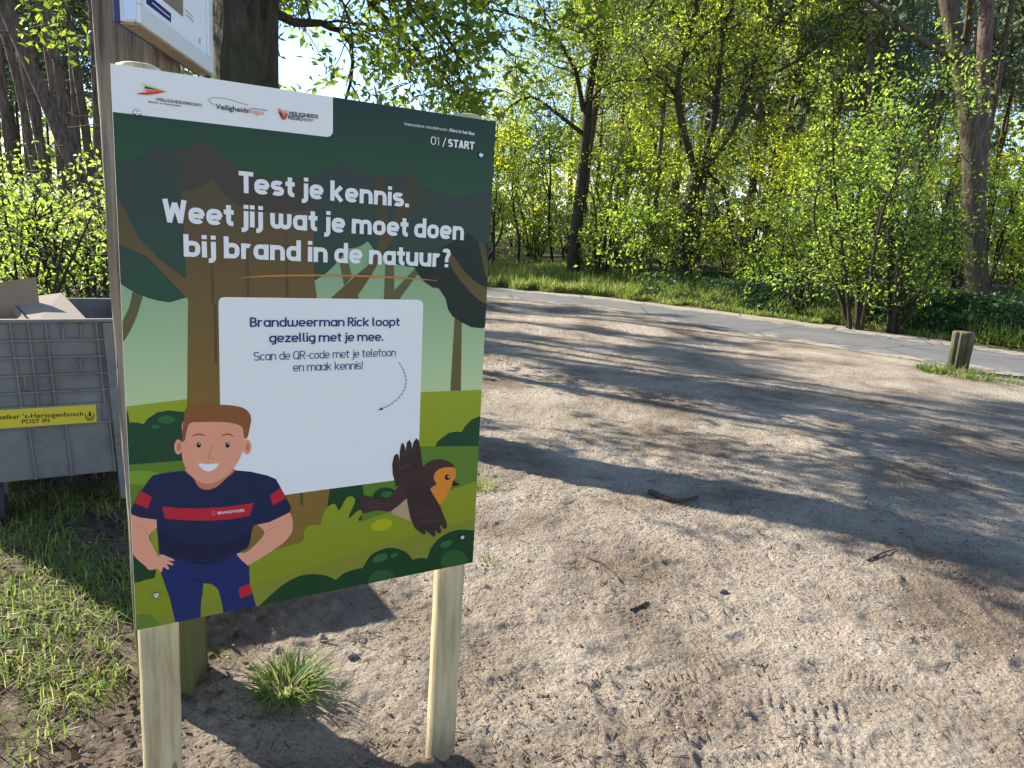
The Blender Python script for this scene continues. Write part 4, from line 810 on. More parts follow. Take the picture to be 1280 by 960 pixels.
def branchy(mains, rng, nside=9, lside=(1.2, 2.6), ntwig=6, ltwig=(0.5, 1.1), nleaf=16, t0=0.3, leaf_r=0.16, sides=(9, 5, 3), up=0.1, droop=0.0, rough=0.05, rs=0.4):
    """mains: [(points, r0, r1)] -> woody mesh, leaf points"""
    A = Acc(); LP = []
    for P, r0, r1, *opt in mains:
        tt0 = opt[0] if opt else t0; n = len(P); rad = np.linspace(r0, r1, n); A.add(*tube(P, rad, sides[0], rng, rough))
        Ltot = np.linalg.norm(np.diff(P, axis=0), axis=1).sum()
        k = max(1, int(nside * Ltot / 5)) if nside else 0
        for _ in range(k):
            t = tt0 + (1 - tt0) * rng.random(); i = min(n - 2, int(t * (n - 1))); tg = P[i + 1] - P[i]; tg /= np.linalg.norm(tg)
            Ls = (lside[0] + (lside[1] - lside[0]) * rng.random()) * (1.15 - 0.55 * t)
            q = wander(P[i], side_dir(tg, rng, 0.8 + .5 * rng.random(), 0.1), Ls, 6, rng, 0.2, up); rb = max(0.006, min(rad[i] * rs, 0.012 + 0.011 * Ls))
            A.add(*tube(q, np.linspace(rb, 0.005, 7), sides[1]))
            for __ in range(ntwig):
                j = 1 + int(rng.random() * 5); tg2 = q[min(6, j + 1)] - q[j - 1]; tg2 /= np.linalg.norm(tg2) + 1e-9
                Lt = ltwig[0] + (ltwig[1] - ltwig[0]) * rng.random(); s_ = wander(q[j], side_dir(tg2, rng, 0.7 + .4 * rng.random(), 0.05), Lt, 4, rng, 0.22, up - droop)
                A.add(*tube(s_, np.linspace(0.007, 0.003, 5), sides[2]))
                f = 1 - 0.6 * rng.random(nleaf) ** 1.5; ii = np.minimum(3, (f * 4).astype(int)); fr = (f * 4 - ii)[:, None]
                LP.append(s_[ii] * (1 - fr) + s_[ii + 1] * fr + rng.standard_normal((nleaf, 3)) * leaf_r * np.array([1, 1, .7]))
    V, F = A.get(); return V, F, (np.concatenate(LP) if LP else np.zeros((0, 3)))
def make_tree(name, label, cat, mains, rng, bark_m, leaf_m, leaf_size, base, group=None, crown=True, **kw):
    base = np.array(base, float); V, F, LP = branchy(mains, rng, **kw); t = thing(name, label, cat, tuple(base), 0, group)
    mesh_obj('trunk', V - base, F, bark_m, t, smooth_sh=True)
    if crown and len(LP): Lv, Lf = leaf_quads(LP - base, leaf_size, rng); mesh_obj('crown', Lv, Lf, leaf_m, t)
    return t
def gpt(px, py, Y):
    p = at(px, py, Y); p[2] = gz(p[0], p[1]); return p

R1 = np.random.default_rng(21)
# big old oak behind the sign: its trunk throws the long shadow over the sand
YB = 6.5; cxb = at(308, 60, YB)[0]
tr = np.array([(cxb - .06, YB, -0.2), (cxb - .05, YB, 0.4), (cxb - .03, YB, 1.2), (cxb, YB, 2.4), (cxb + .02, YB, 4.0), (cxb + .1, YB + .1, 6.0), (cxb + .2, YB + .4, 8.5), (cxb, YB + .6, 11)])
tp = resample(tr, 0.18); zr = tp[:, 2]; rb = 0.285 + 0.16 * np.exp(-(zr + .2) / 0.35) - 0.016 * np.maximum(zr - 1, 0)
Vt, Ft = tube(tp, np.maximum(rb, .06), 40)
an = np.arctan2(Vt[:, 1] - YB, Vt[:, 0] - cxb); rgh = 0.02 * vnoise(an * 5, Vt[:, 2] * 1.2, 5) + 0.012 * vnoise(an * 14, Vt[:, 2] * 3, 6) + .006 * vnoise(an * 30, Vt[:, 2] * 9, 7)
Vt[:, 0] += np.cos(an) * rgh; Vt[:, 1] += np.sin(an) * rgh
oak = thing('oak_tree', 'massive dark old oak trunk just behind the notice case and board', 'tree', (cxb, YB, 0))
bo = np.array((cxb, YB, 0.0)); mesh_obj('trunk', Vt - bo, Ft, BARK_BIG, oak, smooth_sh=True)
bm_ = []
for z, d, L in ((4.0, (1, .6, .10), 3.0), (3.9, (.6, 1.0, .05), 3.2), (4.4, (1, .25, .10), 2.8), (3.3, (.35, 1.0, .04), 4.2), (4.6, (.4, 1, .0), 3.6), (4.6, (-.7, .75, .12), 4.4), (5.4, (-.5, .9, .15), 4.6), (6.4, (-.6, .8, .1), 5)):  # limbs heading left are out of view, added to widen the sand's shade
    i = np.argmin(abs(tp[:, 2] - z)); bm_.append((wander(tp[i], d, L, 12, R1, 0.17, -0.015), 0.046, 0.010, 0.2))
V, F, LP = branchy(bm_, R1, nside=16, lside=(0.8, 1.8), ntwig=6, ltwig=(.35, .8), nleaf=23, leaf_r=.10, up=-0.03, sides=(8, 5, 3))
mesh_obj('limbs', V - bo, F, BARK_BIG, oak, smooth_sh=True); Lv, Lf = leaf_quads(LP - bo, 0.10, R1); mesh_obj('crown', Lv, Lf, LEAF_DARK, oak)

# two roadside oaks
YA = 24.0; b_ = gpt(715, 335, YA); pa = lambda P, Y=YA, dy=0, st=.35: resample(path_px(P, Y, dy), st)
mains = [(np.vstack([[b_ - [0, 0, .3]], pa([(716, 333), (722, 270), (727, 222), (733, 158), (737, 111), (743, 71), (752, 24), (757, -10), (764, -70), (768, -120)])]), .21, .05, .45),
         (pa([(729, 139), (723, 103), (715, 79), (695, 48), (667, 28), (624, 14), (590, 8)], dy=1.5), .085, .02, .25), (pa([(727, 166), (703, 147), (679, 129), (663, 121), (640, 131), (622, 150)], dy=2), .07, .018, .3),
         (pa([(738, 105), (741, 60), (733, 20), (735, -30), (728, -80)], dy=-1), .085, .03, .3), (pa([(744, 65), (765, 40), (790, 30), (815, 5), (830, -30)], dy=1), .06, .02, .3), (pa([(735, 130), (752, 110), (775, 100), (800, 102)], dy=1.5), .05, .015, .3)]
make_tree('oak_tree', 'slender dark forked oak across the lane, the one nearest the board', 'tree', mains, np.random.default_rng(3), BARK_OAK, LEAF_SPRING, 0.095, b_, nside=17, lside=(1.1, 2.5), ntwig=7, nleaf=18, leaf_r=.13, up=.02)
YB2 = 23.0; b_ = gpt(856, 343, YB2); pa = lambda P, Y=YB2, dy=0, st=.35: resample(path_px(P, Y, dy), st)
mains = [(np.vstack([[b_ - [0, 0, .3]], pa([(857, 341), (858, 300), (862, 255), (870, 222), (878, 210)])]), .27, .20, .97),
         (pa([(870, 218), (857, 174), (847, 119), (853, 71), (865, 28), (873, 0), (880, -60), (872, -120)], dy=1), .12, .035, .25), (pa([(877, 212), (893, 150), (899, 87), (905, 36), (917, 0), (930, -60)]), .12, .035, .25),
         (pa([(880, 214), (917, 158), (933, 115), (948, 67), (975, 25), (1000, 0), (1035, -40)], dy=-1.5), .11, .03, .25), (pa([(884, 216), (905, 238), (913, 273), (929, 317), (935, 335)], dy=1.5), .075, .03, .3),
         (pa([(848, 125), (830, 100), (812, 88), (800, 60)], dy=1), .05, .015, .3), (pa([(940, 95), (975, 88), (1010, 66), (1045, 40), (1075, 28)], dy=-2), .065, .02, .3), (pa([(853, 75), (875, 50), (900, 25), (902, -10)]), .05, .02, .3)]
make_tree('oak_tree', 'broad oak across the lane forking low into three crooked limbs', 'tree', mains, np.random.default_rng(4), BARK_OAK, LEAF_SPRING, 0.095, b_, nside=17, lside=(1.1, 2.6), ntwig=7, nleaf=18, leaf_r=.13, up=.02)

# tall pines on the right
def needle_clumps(C, rng, per=16, L=0.22, wd=0.016, rad=0.14):
    n = len(C) * per; P = np.repeat(C, per, 0) + rng.standard_normal((n, 3)) * rad * .6
    D = rng.standard_normal((n, 3)); D[:, 2] += .5; D /= np.linalg.norm(D, axis=1)[:, None]; S = np.cross(D, rng.standard_normal((n, 3))); S /= np.linalg.norm(S, axis=1)[:, None] + 1e-9
    L_ = (L * (.6 + .6 * rng.random(n)))[:, None]; V = np.stack([P - S * wd, P + D * L_ * .5 - S * wd * 1.6, P + D * L_, P + D * L_ * .5 + S * wd * 1.6], 1); return V.reshape(-1, 3), np.arange(n * 4).reshape(n, 4)
YP = 18.0; b_ = gpt(1222, 384, YP); pa = lambda P, Y=YP, dy=0, st=.3: resample(path_px(P, Y, dy), st)
def pine(name, label, P, Y, r0, r1, limbs, rng, bark_m, crown_z, group=None, nlimb=16, llimb=2.6, ext=6):
    b_ = gpt(P[0][0], P[0][1], Y); q = resample(path_px(P, Y), .3); d = q[-1] - q[-4]; d /= np.linalg.norm(d); d = d * .5 + np.array([0, 0, .5])
    q = np.vstack([[b_ - [0, 0, .3]], q, wander(q[-1], d, ext, 14, rng, .06, .1)[1:]]); n = len(q); t = thing(name, label, 'tree', tuple(b_), 0, group); A = Acc()
    rad = np.linspace(r0, r1, n) + .25 * r0 * np.exp(-np.arange(n) / 2.0); A.add(*tube(q, rad, 14, rng, .03)); C = []
    for Lp, ra, rb_ in limbs: Lq = resample(path_px(Lp, Y, 1.5), .3); A.add(*tube(Lq, np.linspace(ra, rb_, len(Lq)), 8, rng, .04)); C.append(Lq[len(Lq) // 2:])
    for _ in range(nlimb):
        z = crown_z + (q[-1, 2] - crown_z) * rng.random(); i = int(np.clip(np.searchsorted(q[:, 2], z), 1, n - 2)); a = rng.random() * 6.28
        s_ = wander(q[i], (math.cos(a), math.sin(a), .25), llimb * (.5 + .7 * rng.random()), 7, rng, .2, .03); A.add(*tube(s_, np.linspace(.045, .01, 8), 5))
        for _k in range(7): j = 2 + int(rng.random() * 6); e_ = wander(s_[min(j, 7)], side_dir((s_[7] - s_[0]) / np.linalg.norm(s_[7] - s_[0]), rng, .8), .7, 3, rng, .3, .1); A.add(*tube(e_, np.linspace(.012, .005, 4), 3)); C.append(e_[1:] + rng.standard_normal((3, 3)) * .08); C.append(e_[1:] + rng.standard_normal((3, 3)) * .16)
    for _ in range(9):                                              # dead stubs on the bare stem
        i = 3 + int(rng.random() * n * .6); a = rng.random() * 6.28; s_ = wander(q[i], (math.cos(a), math.sin(a), -.05), .35 + .9 * rng.random(), 4, rng, .2, -.03); A.add(*tube(s_, np.linspace(.018, .005, 5), 4))
    V, F = A.get(); mesh_obj('trunk', V - b_, F, bark_m, t, smooth_sh=True); V, F = needle_clumps(np.concatenate(C), rng); mesh_obj('crown', V - b_, F, NEEDLE, t); return t
pine('pine_tree', 'stout reddish pine across the lane behind the bollard with one long bough', [(1222, 384), (1219, 300), (1215, 200), (1208, 120), (1200, 80), (1191, 30), (1180, -30), (1165, -90)], 18.0, .25, .15,
     [([(1201, 78), (1175, 64), (1150, 50), (1110, 18), (1080, -6), (1050, -40)], .085, .04), ([(1206, 60), (1211, 30), (1213, 4), (1215, -30)], .10, .07)], np.random.default_rng(5), BARK_RED, 8.0)
pine('pine_tree', 'straight grey pine stem close behind the stout reddish pine', [(1218, 340), (1224, 200), (1229, 90), (1234, 0), (1238, -80)], 19.6, .19, .14, [], np.random.default_rng(6), BARK_PINE, 9.0)
pine('pine_tree', 'tall pine rising behind the bright leafy thicket', [(1100, 340), (1090, 200), (1084, 100), (1081, 0), (1078, -80)], 26.0, .24, .16, [([(1084, 60), (1105, 40), (1130, 32), (1150, 10)], .07, .03)], np.random.default_rng(8), BARK_PINE, 6.5, nlimb=22, llimb=3.4)
pine('pine_tree', 'thin pine with a broken stem left of the two right hand pines', [(1122, 330), (1118, 200), (1113, 100), (1110, 0), (1108, -60)], 29.0, .14, .09, [], np.random.default_rng(9), BARK_RED, 7.0, nlimb=18, llimb=3)
b_ = gpt(1130, 368, 16.8); make_tree('oak_tree', 'dark ivy clad stem standing inside the bright leafy thicket', 'tree', [(np.vstack([[b_ - [0, 0, .3]], resample(path_px([(1130, 368), (1138, 300), (1146, 240), (1152, 190)], 16.8), .3)]), .15, .05, .1)], np.random.default_rng(10), BARK_OAK, LEAF_IVY, .09, b_, nside=22, lside=(.3, .8), ntwig=4, ltwig=(.2, .4), nleaf=10, leaf_r=.1)

# multi stemmed shrubs
def make_shrub(name, label, base, H, Wd, rng, leaf_m, leaf_size, nst=7, group=None, cat='shrub', nside=12, nleaf=13, bark_m=None, lean=(0, 0), t0=.2, bare=False):
    mains = []
    base = np.array(base, float)
    for k in range(nst):
        a = 6.28 * (k + rng.random()) / nst; e = Wd * (.35 + .65 * rng.random()); top = base + np.array([math.cos(a) * e * .5 + lean[0], math.sin(a) * e * .5 + lean[1], H * (.65 + .4 * rng.random())])
        p0 = base + np.array([math.cos(a), math.sin(a), 0]) * .12 * Wd * .3; mid = p0 * .5 + top * .5 + rng.standard_normal(3) * .12 * Wd; mid[2] += .1 * H
        mains.append((resample(np.array([p0 - [0, 0, .1], p0 * .75 + mid * .25, mid, top]), .3), .016 + .006 * H, .008, t0))
    return make_tree(name, label, cat, mains, rng, bark_m or BARK_OAK, leaf_m, leaf_size, base, group, nside=nside, lside=(.5, 1.1 + .12 * H), ntwig=5, ltwig=(.3, .7), nleaf=nleaf, leaf_r=.10, sides=(6, 4, 3), up=.04)
for (px, py, Y, H, Wd, sd, lab) in ((1075, 372, 15.6, 5.2, 3.4, 31, 'tallest bright green shrub across the lane, left of the stout reddish pine'), (1122, 378, 15.2, 3.9, 2.0, 32, 'bright leafy shrub standing close left of the stout reddish pine'),
                                    (1000, 366, 17.5, 3.4, 3.2, 33, 'loose leafy shrub between the forked oak and the tallest bright shrub'), (1300, 382, 17.2, 2.8, 1.9, 34, 'small leafy shrub at the picture edge right of the stout reddish pine')):
    make_shrub('shrub', lab, gpt(px, py, Y), H, Wd, np.random.default_rng(sd), LEAF_SHRUB, .08, 8, 'leafy shrubs on the far side of the lane', nside=10, nleaf=14)

# undergrowth: copies of a few shrubs and saplings
R2 = np.random.default_rng(41); protos = []
UL = 'leafy green shrub in the undergrowth of the wood across the lane'; UG = 'undergrowth shrubs in the wood'
for k, (H, Wd, lm) in enumerate(((2.4, 2.2, LEAF_SHRUB), (3.2, 2.4, LEAF_FAR), (1.6, 2.0, LEAF_SHRUB), (4.2, 2.8, LEAF_SPRING))):
    protos.append(make_shrub('shrub', UL, (0, 0, 0), H, Wd, np.random.default_rng(50 + k), lm, .11, 6, UG, nside=9, nleaf=11))
spots = []
for _ in range(4000):
    px = R2.uniform(560, 1400); Y = R2.uniform(20, 44); p = at(px, 330, Y); d = p[1] - y_far(p[0])
    if d < 2.2 or any((p[0] - q[0]) ** 2 + (p[1] - q[1]) ** 2 < 4.2 for q in spots): continue
    if d < 4 and 690 < px < 900 and R2.random() < .7: continue
    spots.append((p[0], p[1]))
    if len(spots) >= 70: break
used = set()
for x, y in spots:
    k = int(R2.choice(4, p=[.3, .3, .2, .2])); o = protos[k] if k not in used else copy_tree(protos[k]); used.add(k)
    o.location = (x, y, gz(x, y) - .05); o.rotation_euler = (0, 0, R2.random() * 6.28); s_ = .8 + .5 * R2.random(); o.scale = (s_, s_, s_)

# light green young trees filling the edge of the wood
YL = 'young tree in fresh yellow green leaf along the wood edge across the lane'; protos = []
def sapling(H, rng, leaf_m, label, group, base=(0, 0, 0), name='young_tree', r=.07, lean=0.05, nside=12, nleaf=18, t0=.22, size=.12, lside=(1.0, 2.4)):
    base = np.array(base, float); q = wander(base - [0, 0, .2], (lean, 0, 1), H, 18, rng, .07, .12)
    mains = [(q, r, .015, t0)]
    for _ in range(3): i = 5 + int(rng.random() * 7); mains.append((wander(q[i], side_dir(np.array([0, 0, 1.0]), rng, .6), H * .4, 10, rng, .14, .08), r * .5, .012, .25))
    return make_tree(name, label, 'tree', mains, rng, BARK_OAK, leaf_m, size, base, group, nside=nside, lside=lside, ntwig=6, ltwig=(.4, .9), nleaf=nleaf, leaf_r=.13, sides=(7, 4, 3), up=.02)
for k, (H, lm) in enumerate(((6.5, LEAF_SPRING), (8.0, LEAF_SPRING), (9.5, LEAF_FAR))): protos.append(sapling(H, np.random.default_rng(60 + k), lm, YL, 'young trees along the wood edge'))
for i, (px, Y, k, s_) in enumerate(((560, 27, 0, .8), (615, 25.5, 0, .85), (648, 28.5, 1, .8), (690, 30, 1, .85), (770, 26.5, 0, .85), (800, 29, 1, .95), (815, 33, 2, 1.0), (940, 27, 0, 1.0), (975, 23, 0, .8), (1010, 30, 2, .9), (660, 36, 2, 1.0), (740, 37, 2, 1.1), (590, 34, 0, 1.15), (890, 36, 2, 1.1), (1165, 29, 0, .9), (1310, 24, 0, .9), (530, 31, 0, 1.0), (1050, 37, 2, 1.1))):
    o = protos[k] if i in (0, 2, 6) else copy_tree(protos[k]); p = gpt(px, 330, Y); o.location = tuple(p); o.rotation_euler = (0, 0, i * 1.7); o.scale = (s_, s_, s_)

# deep wood: dark slender pines
PL_ = 'tall slender pine in the deep wood behind the trees along the lane'; PG = 'pines of the deep wood'; protos = []
def far_pine(H, rng, r=.15, crown=.5, lean=.0):
    q = wander((0, 0, -.2), (lean, 0, 1), H, 22, rng, .025, .04); A = Acc(); A.add(*tube(q, np.linspace(r, .03, 23), 8, rng, .04)); C = []
    for _ in range(22):
        t = crown + (1 - crown) * rng.random(); i = min(21, int(t * 22)); a = rng.random() * 6.28; L = 2.6 * (1.25 - t) * (.7 + .6 * rng.random()) + .5
        s_ = wander(q[i], (math.cos(a), math.sin(a), .2), L, 5, rng, .2, .05); A.add(*tube(s_, np.linspace(.035, .01, 6), 4)); C += [s_[j] + rng.standard_normal(3) * .28 for j in (2, 3, 3, 4, 4, 4, 5, 5, 5, 5)]
    for _ in range(10):
        i = 3 + int(rng.random() * 22 * crown); a = rng.random() * 6.28; A.add(*tube(wander(q[i], (math.cos(a), math.sin(a), -.05), .5 + 1.0 * rng.random(), 4, rng, .2, -.02), np.linspace(.018, .005, 5), 3))
    V, F = A.get(); t = thing('pine_tree', PL_, 'tree', (0, 0, 0), 0, PG); mesh_obj('trunk', V, F, BARK_PINE, t, smooth_sh=True); V, F = needle_clumps(np.array(C), rng, 15, .42, .032, .34); mesh_obj('crown', V, F, NEEDLE, t); return t
for k, (H, r, c_) in enumerate(((16, .17, .5), (18, .15, .6), (14, .11, .45), (17, .19, .4))): protos.append(far_pine(H, np.random.default_rng(70 + k), r, c_))
spots = []; used = set()
for _ in range(6000):
    px = R2.uniform(220, 1480); Y = 27 + 34 * R2.random(); p = at(px, 330, Y); d = p[1] - y_far(p[0])
    if d < 6 or any((p[0] - q[0]) ** 2 + (p[1] - q[1]) ** 2 < 3.4 for q in spots): continue
    if 340 < px < 700: continue                            # the light gap in the canopy
    spots.append((p[0], p[1]))
    if len(spots) >= 85: break
for x, y in spots:
    k = int(R2.integers(4)); o = protos[k] if k not in used else copy_tree(protos[k]); used.add(k); o.location = (x, y, gz(x, y)); o.rotation_euler = (0, 0, R2.random() * 6.28); s_ = .85 + .35 * R2.random(); o.scale = (s_, s_, s_)

# wood on the left, seen past the old post
LL = 'thin dark leaning pine stem in the wood behind the grey crate'; LG = 'leaning pines left of the old post'
for i, (P, Y, r0, lab) in enumerate(([[(118, 268), (95, 215), (68, 150), (42, 90), (14, 28), (-10, -30)], 13.0, .115, 'thickest dark pine behind the grey crate, leaning steeply to the left'], [[(112, 262), (98, 210), (84, 150), (70, 80), (58, 20), (45, -40)], 14.5, .10, 'dark pine leaning beside the thickest one behind the grey crate'],
        [[(118, 235), (108, 170), (98, 100), (85, 30), (75, -30)], 16, .085, 'reddish slim pine nearest the old post behind the grey crate'], [[(62, 255), (52, 190), (38, 120), (26, 60), (12, 0), (4, -50)], 15, .085, LL], [[(52, 250), (38, 180), (24, 110), (8, 50), (-8, 0)], 17, .085, LL], [[(80, 255), (74, 190), (68, 120), (58, 50), (52, -30)], 20, .10, LL], [[(20, 250), (10, 180), (2, 100), (-6, 30)], 18, .09, LL], [[(100, 250), (96, 170), (92, 100), (88, 30), (84, -20)], 24, .11, LL], [[(40, 250), (32, 170), (26, 90), (20, 20)], 25, .10, LL], [[(128, 255), (122, 160), (118, 80), (114, 0)], 22, .10, LL])):
    pine('pine_tree', lab, P, Y, r0, r0 * .8, [], np.random.default_rng(80 + i), BARK_RED if i == 2 else BARK_PINE, 6.0 if Y > 18 else 7.5, group=LG if lab == LL else None, nlimb=3 if Y < 18 else 4, llimb=1.7, ext=5)
for i, (px, py, Y, H, Wd, lab, lm) in enumerate(((20, 380, 7.2, 1.75, 1.8, 'yellow green shrub at the left picture edge behind the crate', LEAF_SHRUB), (105, 375, 7.8, 1.45, 1.6, 'leafy green shrub between the crate and the old post', LEAF_SHRUB), (65, 372, 9.5, 1.7, 2.0, 'taller loose shrub behind the crate in the middle of the gap', LEAF_SHRUB))):
    make_shrub('shrub', lab, gpt(px, py, Y), H, Wd, np.random.default_rng(90 + i), lm, .06, 7, None, nside=9, nleaf=10)
pr0 = [make_shrub('shrub', 'shadowy shrub deeper in the wood behind the grey crate', (0, 0, 0), 2.2, 2.6, np.random.default_rng(97), LEAF_FAR, .11, 6, 'shrubs behind the grey crate', nside=9, nleaf=10)]
for i, (px, Y) in enumerate(((10, 12), (60, 13.5), (110, 11.5), (-40, 14), (90, 17), (30, 18), (130, 15), (160, 19), (-60, 19), (60, 23), (0, 24), (120, 24))):
    o = pr0[0] if i == 0 else copy_tree(pr0[0]); p = gpt(px, 330, Y); o.location = tuple(p); o.rotation_euler = (0, 0, i * 2.1); s_ = .8 + .06 * (i % 5); o.scale = (s_, s_, s_)

t0_ = None
for i in range(16):
    px, Y = R2.uniform(-40, 150), R2.uniform(34, 52); o = copy_tree(protos[i % 4]); o['label'] = 'slender pine deep in the wood behind the grey crate'; o['group'] = 'deep wood pines behind the crate'
    p = gpt(px, 300, Y); o.location = tuple(p); o.rotation_euler = (0, 0, i * 1.3); s_ = .85 + .3 * R2.random(); o.scale = (s_, s_, s_)
# far wood as one mass
R3 = np.random.default_rng(99); n = 15000
azm = np.concatenate([R3.uniform(-48, 46, n)]); dist = R3.uniform(58, 84, n); X = dist * np.sin(np.radians(azm)); Yy = dist * np.cos(np.radians(azm)); hmax = 11 + 4.5 * vnoise(azm / 4, azm * 0, 3) - 6.5 * np.exp(-((azm + 8.0) / 9.0) ** 4)
Zz = np.clip(hmax, 5, 20) * R3.random(n) ** .8 + terrain(X, Yy)
V, F = leaf_quads(np.stack([X, Yy, Zz], 1), .75, R3, .7, .3); A = Acc(); A.add(V, F)
far = mesh_obj('distant_wood', V, F, LEAF_FAR); tag(far, 'far edge of the wood reading as one green mass', 'distant wood', None, 'stuff')

# ------------------------------------------------------------------ grass, bramble, litter
def blades(P, hgt, wd, rng, lean=.5):
    n = len(P); a = rng.random(n) * 6.28; h = hgt * (.5 + .8 * rng.random(n)); D = np.stack([np.cos(a), np.sin(a), 0 * a], 1); S = np.stack([-np.sin(a), np.cos(a), 0 * a], 1); l = (lean * rng.random(n) * h)[:, None]
    wq = wd * (.6 + .8 * rng.random(n))[:, None]; Zu = np.array([0, 0, 1.0])
    v = [P - S * wq, P + S * wq, P + D * l * .3 + Zu * h[:, None] * .55 - S * wq * .8, P + D * l * .3 + Zu * h[:, None] * .55 + S * wq * .8, P + D * l + Zu * (h[:, None] - l * .35) - S * wq * .15, P + D * l + Zu * (h[:, None] - l * .35) + S * wq * .15]
    V = np.stack(v, 1).reshape(-1, 3); i = np.arange(n)[:, None] * 6; return V, np.concatenate([i + [0, 1, 3, 2], i + [2, 3, 5, 4]])
def on_ground(x, y, dz=0.0): return np.stack([x, y, gzv(x, y) + dz], 1)
R4 = np.random.default_rng(123)
# short grass left of the sand
x = R4.uniform(-6.0, -0.9, 85000); y = R4.uniform(1.6, 7.0, 85000); dn = 1.15 * vnoise(x * 1.9 + .4, y * 1.9 + .7, 161) + .7 * vnoise(x * 4.5, y * 4.5, 62) + .3 * vnoise(x * 13, y * 13, 63) + np.interp(y, [1.6, 2.2, 2.9, 3.6], [-.15, .0, .28, .6]) - .3 * smooth(-1.5, -1.2, x) * smooth(2.6, 2.3, y) + .25 * smooth(-1.5, -1.9, x) - 1.2 * smooth(-.35, .05, x - sand_edge(y))
k = (dn > .12 + .5 * R4.random(len(x))) | ((R4.random(len(x)) < .05) & (x < sand_edge(y) - .25)); V, F = blades(on_ground(x[k], y[k]), .068, .0021, R4, 2.2); o = mesh_obj('grass', V, F, GRASS); tag(o, 'short green grass under and beside the grey crate', 'grass', None, 'stuff')
# verge grass and herbs along the far side of the lane
x = R4.uniform(-6, 13, 60000); d = R4.random(60000) ** 1.6 * 5.0; y = y_far(x) + .05 + d * 1.25 + .35 * vnoise(x * 2.3, d * 0, 5); V, F = blades(on_ground(x, y), .24 * (.55 + .75 * (vnoise(x * 1.4, y * 1.4, 6) > -.1)) * (.6 + .6 * R4.random(60000)), .009, R4, 1.1); o = mesh_obj('verge_grass', V, F, GRASS); tag(o, 'tall fresh grass on the far verge of the lane', 'verge grass', None, 'stuff')
# bramble and nettles along the lane on the right
x = np.concatenate([R4.uniform(5.5, 14.5, 46000), R4.uniform(2, 6, 3000)]); n = len(x); d = R4.random(n) ** 1.2 * 3.8; lump = .5 + .5 * vnoise(x * 1.1, d * 1.1, 71); y = y_far(x) + .45 + d * 1.25
hh = (.10 + .55 * lump * smooth(0, .8, d)) * R4.random(n) ** .6; V, F = leaf_quads(on_ground(x, y) + np.stack([0 * x, 0 * x, hh], 1), .085, R4, .75, 1.2); o = mesh_obj('bramble_cover', V, F, LEAF_IVY); tag(o, 'low dark green bramble and ivy cover along the far side of the lane', 'bramble', None, 'stuff')
# one bright tuft at the foot of the board
def tuft(label, px, n, h, wd, spread, sd, group=None):
    r = np.random.default_rng(sd); q = ground_pt(*px); a = r.random(n) * 6.28; rr_ = spread * np.sqrt(r.random(n)) * .5; P = np.stack([rr_ * np.cos(a), rr_ * np.sin(a), 0 * a], 1)
    hh_ = h * (.5 + .7 * r.random(n)); out = (.3 + 1.25 * r.random(n)) * hh_; a2 = a + r.normal(0, .5, n); D = np.stack([np.cos(a2), np.sin(a2), 0 * a], 1); S = np.stack([-np.sin(a2), np.cos(a2), 0 * a], 1); Zu = np.array([0, 0, 1.0]); rows_ = []
    for t, wf in ((0, 1), (.35, .95), (.7, .7), (1, .1)):
        c = P + D * (out * t ** 1.6)[:, None] + Zu * (hh_ * (t - .38 * t * t * out / hh_))[:, None]; rows_ += [c - S * wd * wf, c + S * wd * wf]
    V = np.stack(rows_, 1).reshape(-1, 3); i = np.arange(n)[:, None] * 8; F = np.concatenate([i + [0, 1, 3, 2], i + [2, 3, 5, 4], i + [4, 5, 7, 6]])
    o = mesh_obj('grass_tuft', V, F, GRASS, None, (q[0], q[1], gz(q[0], q[1]) - .004)); tag(o, label, 'grass tuft', group)
tuft('bright green grass tuft in the soil between the two pale posts', (360, 852), 300, .105, .0034, .18, 1)
tuft('small sprout of grass beside the right edge of the board', (606, 600), 90, .09, .002, .12, 2); tuft('low grass patch against the foot of the bollard', (1195, 468), 260, .16, .006, .9, 3); tuft('straggling grass patch left of the bollard at the lane edge', (1162, 464), 240, .10, .006, .34, 4); tuft('thin grass along the lane edge right of the bollard', (1240, 474), 130, .11, .006, .8, 5)
tuft('tiny weed sprig on the open sand right of the board', (612, 690), 40, .04, .0016, .08, 6)
# litter of needles and twiglets
n = 19000; y = 1.7 + 9 * R4.random(n) ** 1.8; x = -1.9 + (y * .95 + 2.0) * R4.random(n); k = R4.random(n) < .16 + .8 * (vnoise(x * 2.2, y * 2.2, 91) + .4 * vnoise(x * 8, y * 8, 92) > .22); x, y = x[k], y[k]; n = len(x); a = R4.random(n) * 6.28; L = .003 + .03 * R4.random(n) ** 4; P = on_ground(x, y, .003); D = np.stack([np.cos(a), np.sin(a), R4.normal(0, .12, n)], 1) * L[:, None]; S = np.stack([-np.sin(a), np.cos(a), 0 * a], 1) * (.0010 + .0012 * R4.random(n))[:, None]; U = np.array([0, 0, .002])
V = np.stack([P - D - S, P - D + S, P + D + S, P + D - S, P - D + U, P + D + U], 1).reshape(-1, 3); i = np.arange(n)[:, None] * 6; F = [np.concatenate([i + [0, 4, 5, 3], i + [4, 1, 2, 5]]), np.concatenate([i + [0, 1, 4], i + [2, 3, 5]])]
LITTER = leaf_mat('litter', (0.04, 0.028, 0.02), (0.08, 0.058, 0.04), (0.16, 0.12, 0.08), .02, .06)
o = mesh_obj('twig_litter', V, F, LITTER); tag(o, 'scatter of fine twigs and needles over the sand and soil', 'litter', None, 'stuff')
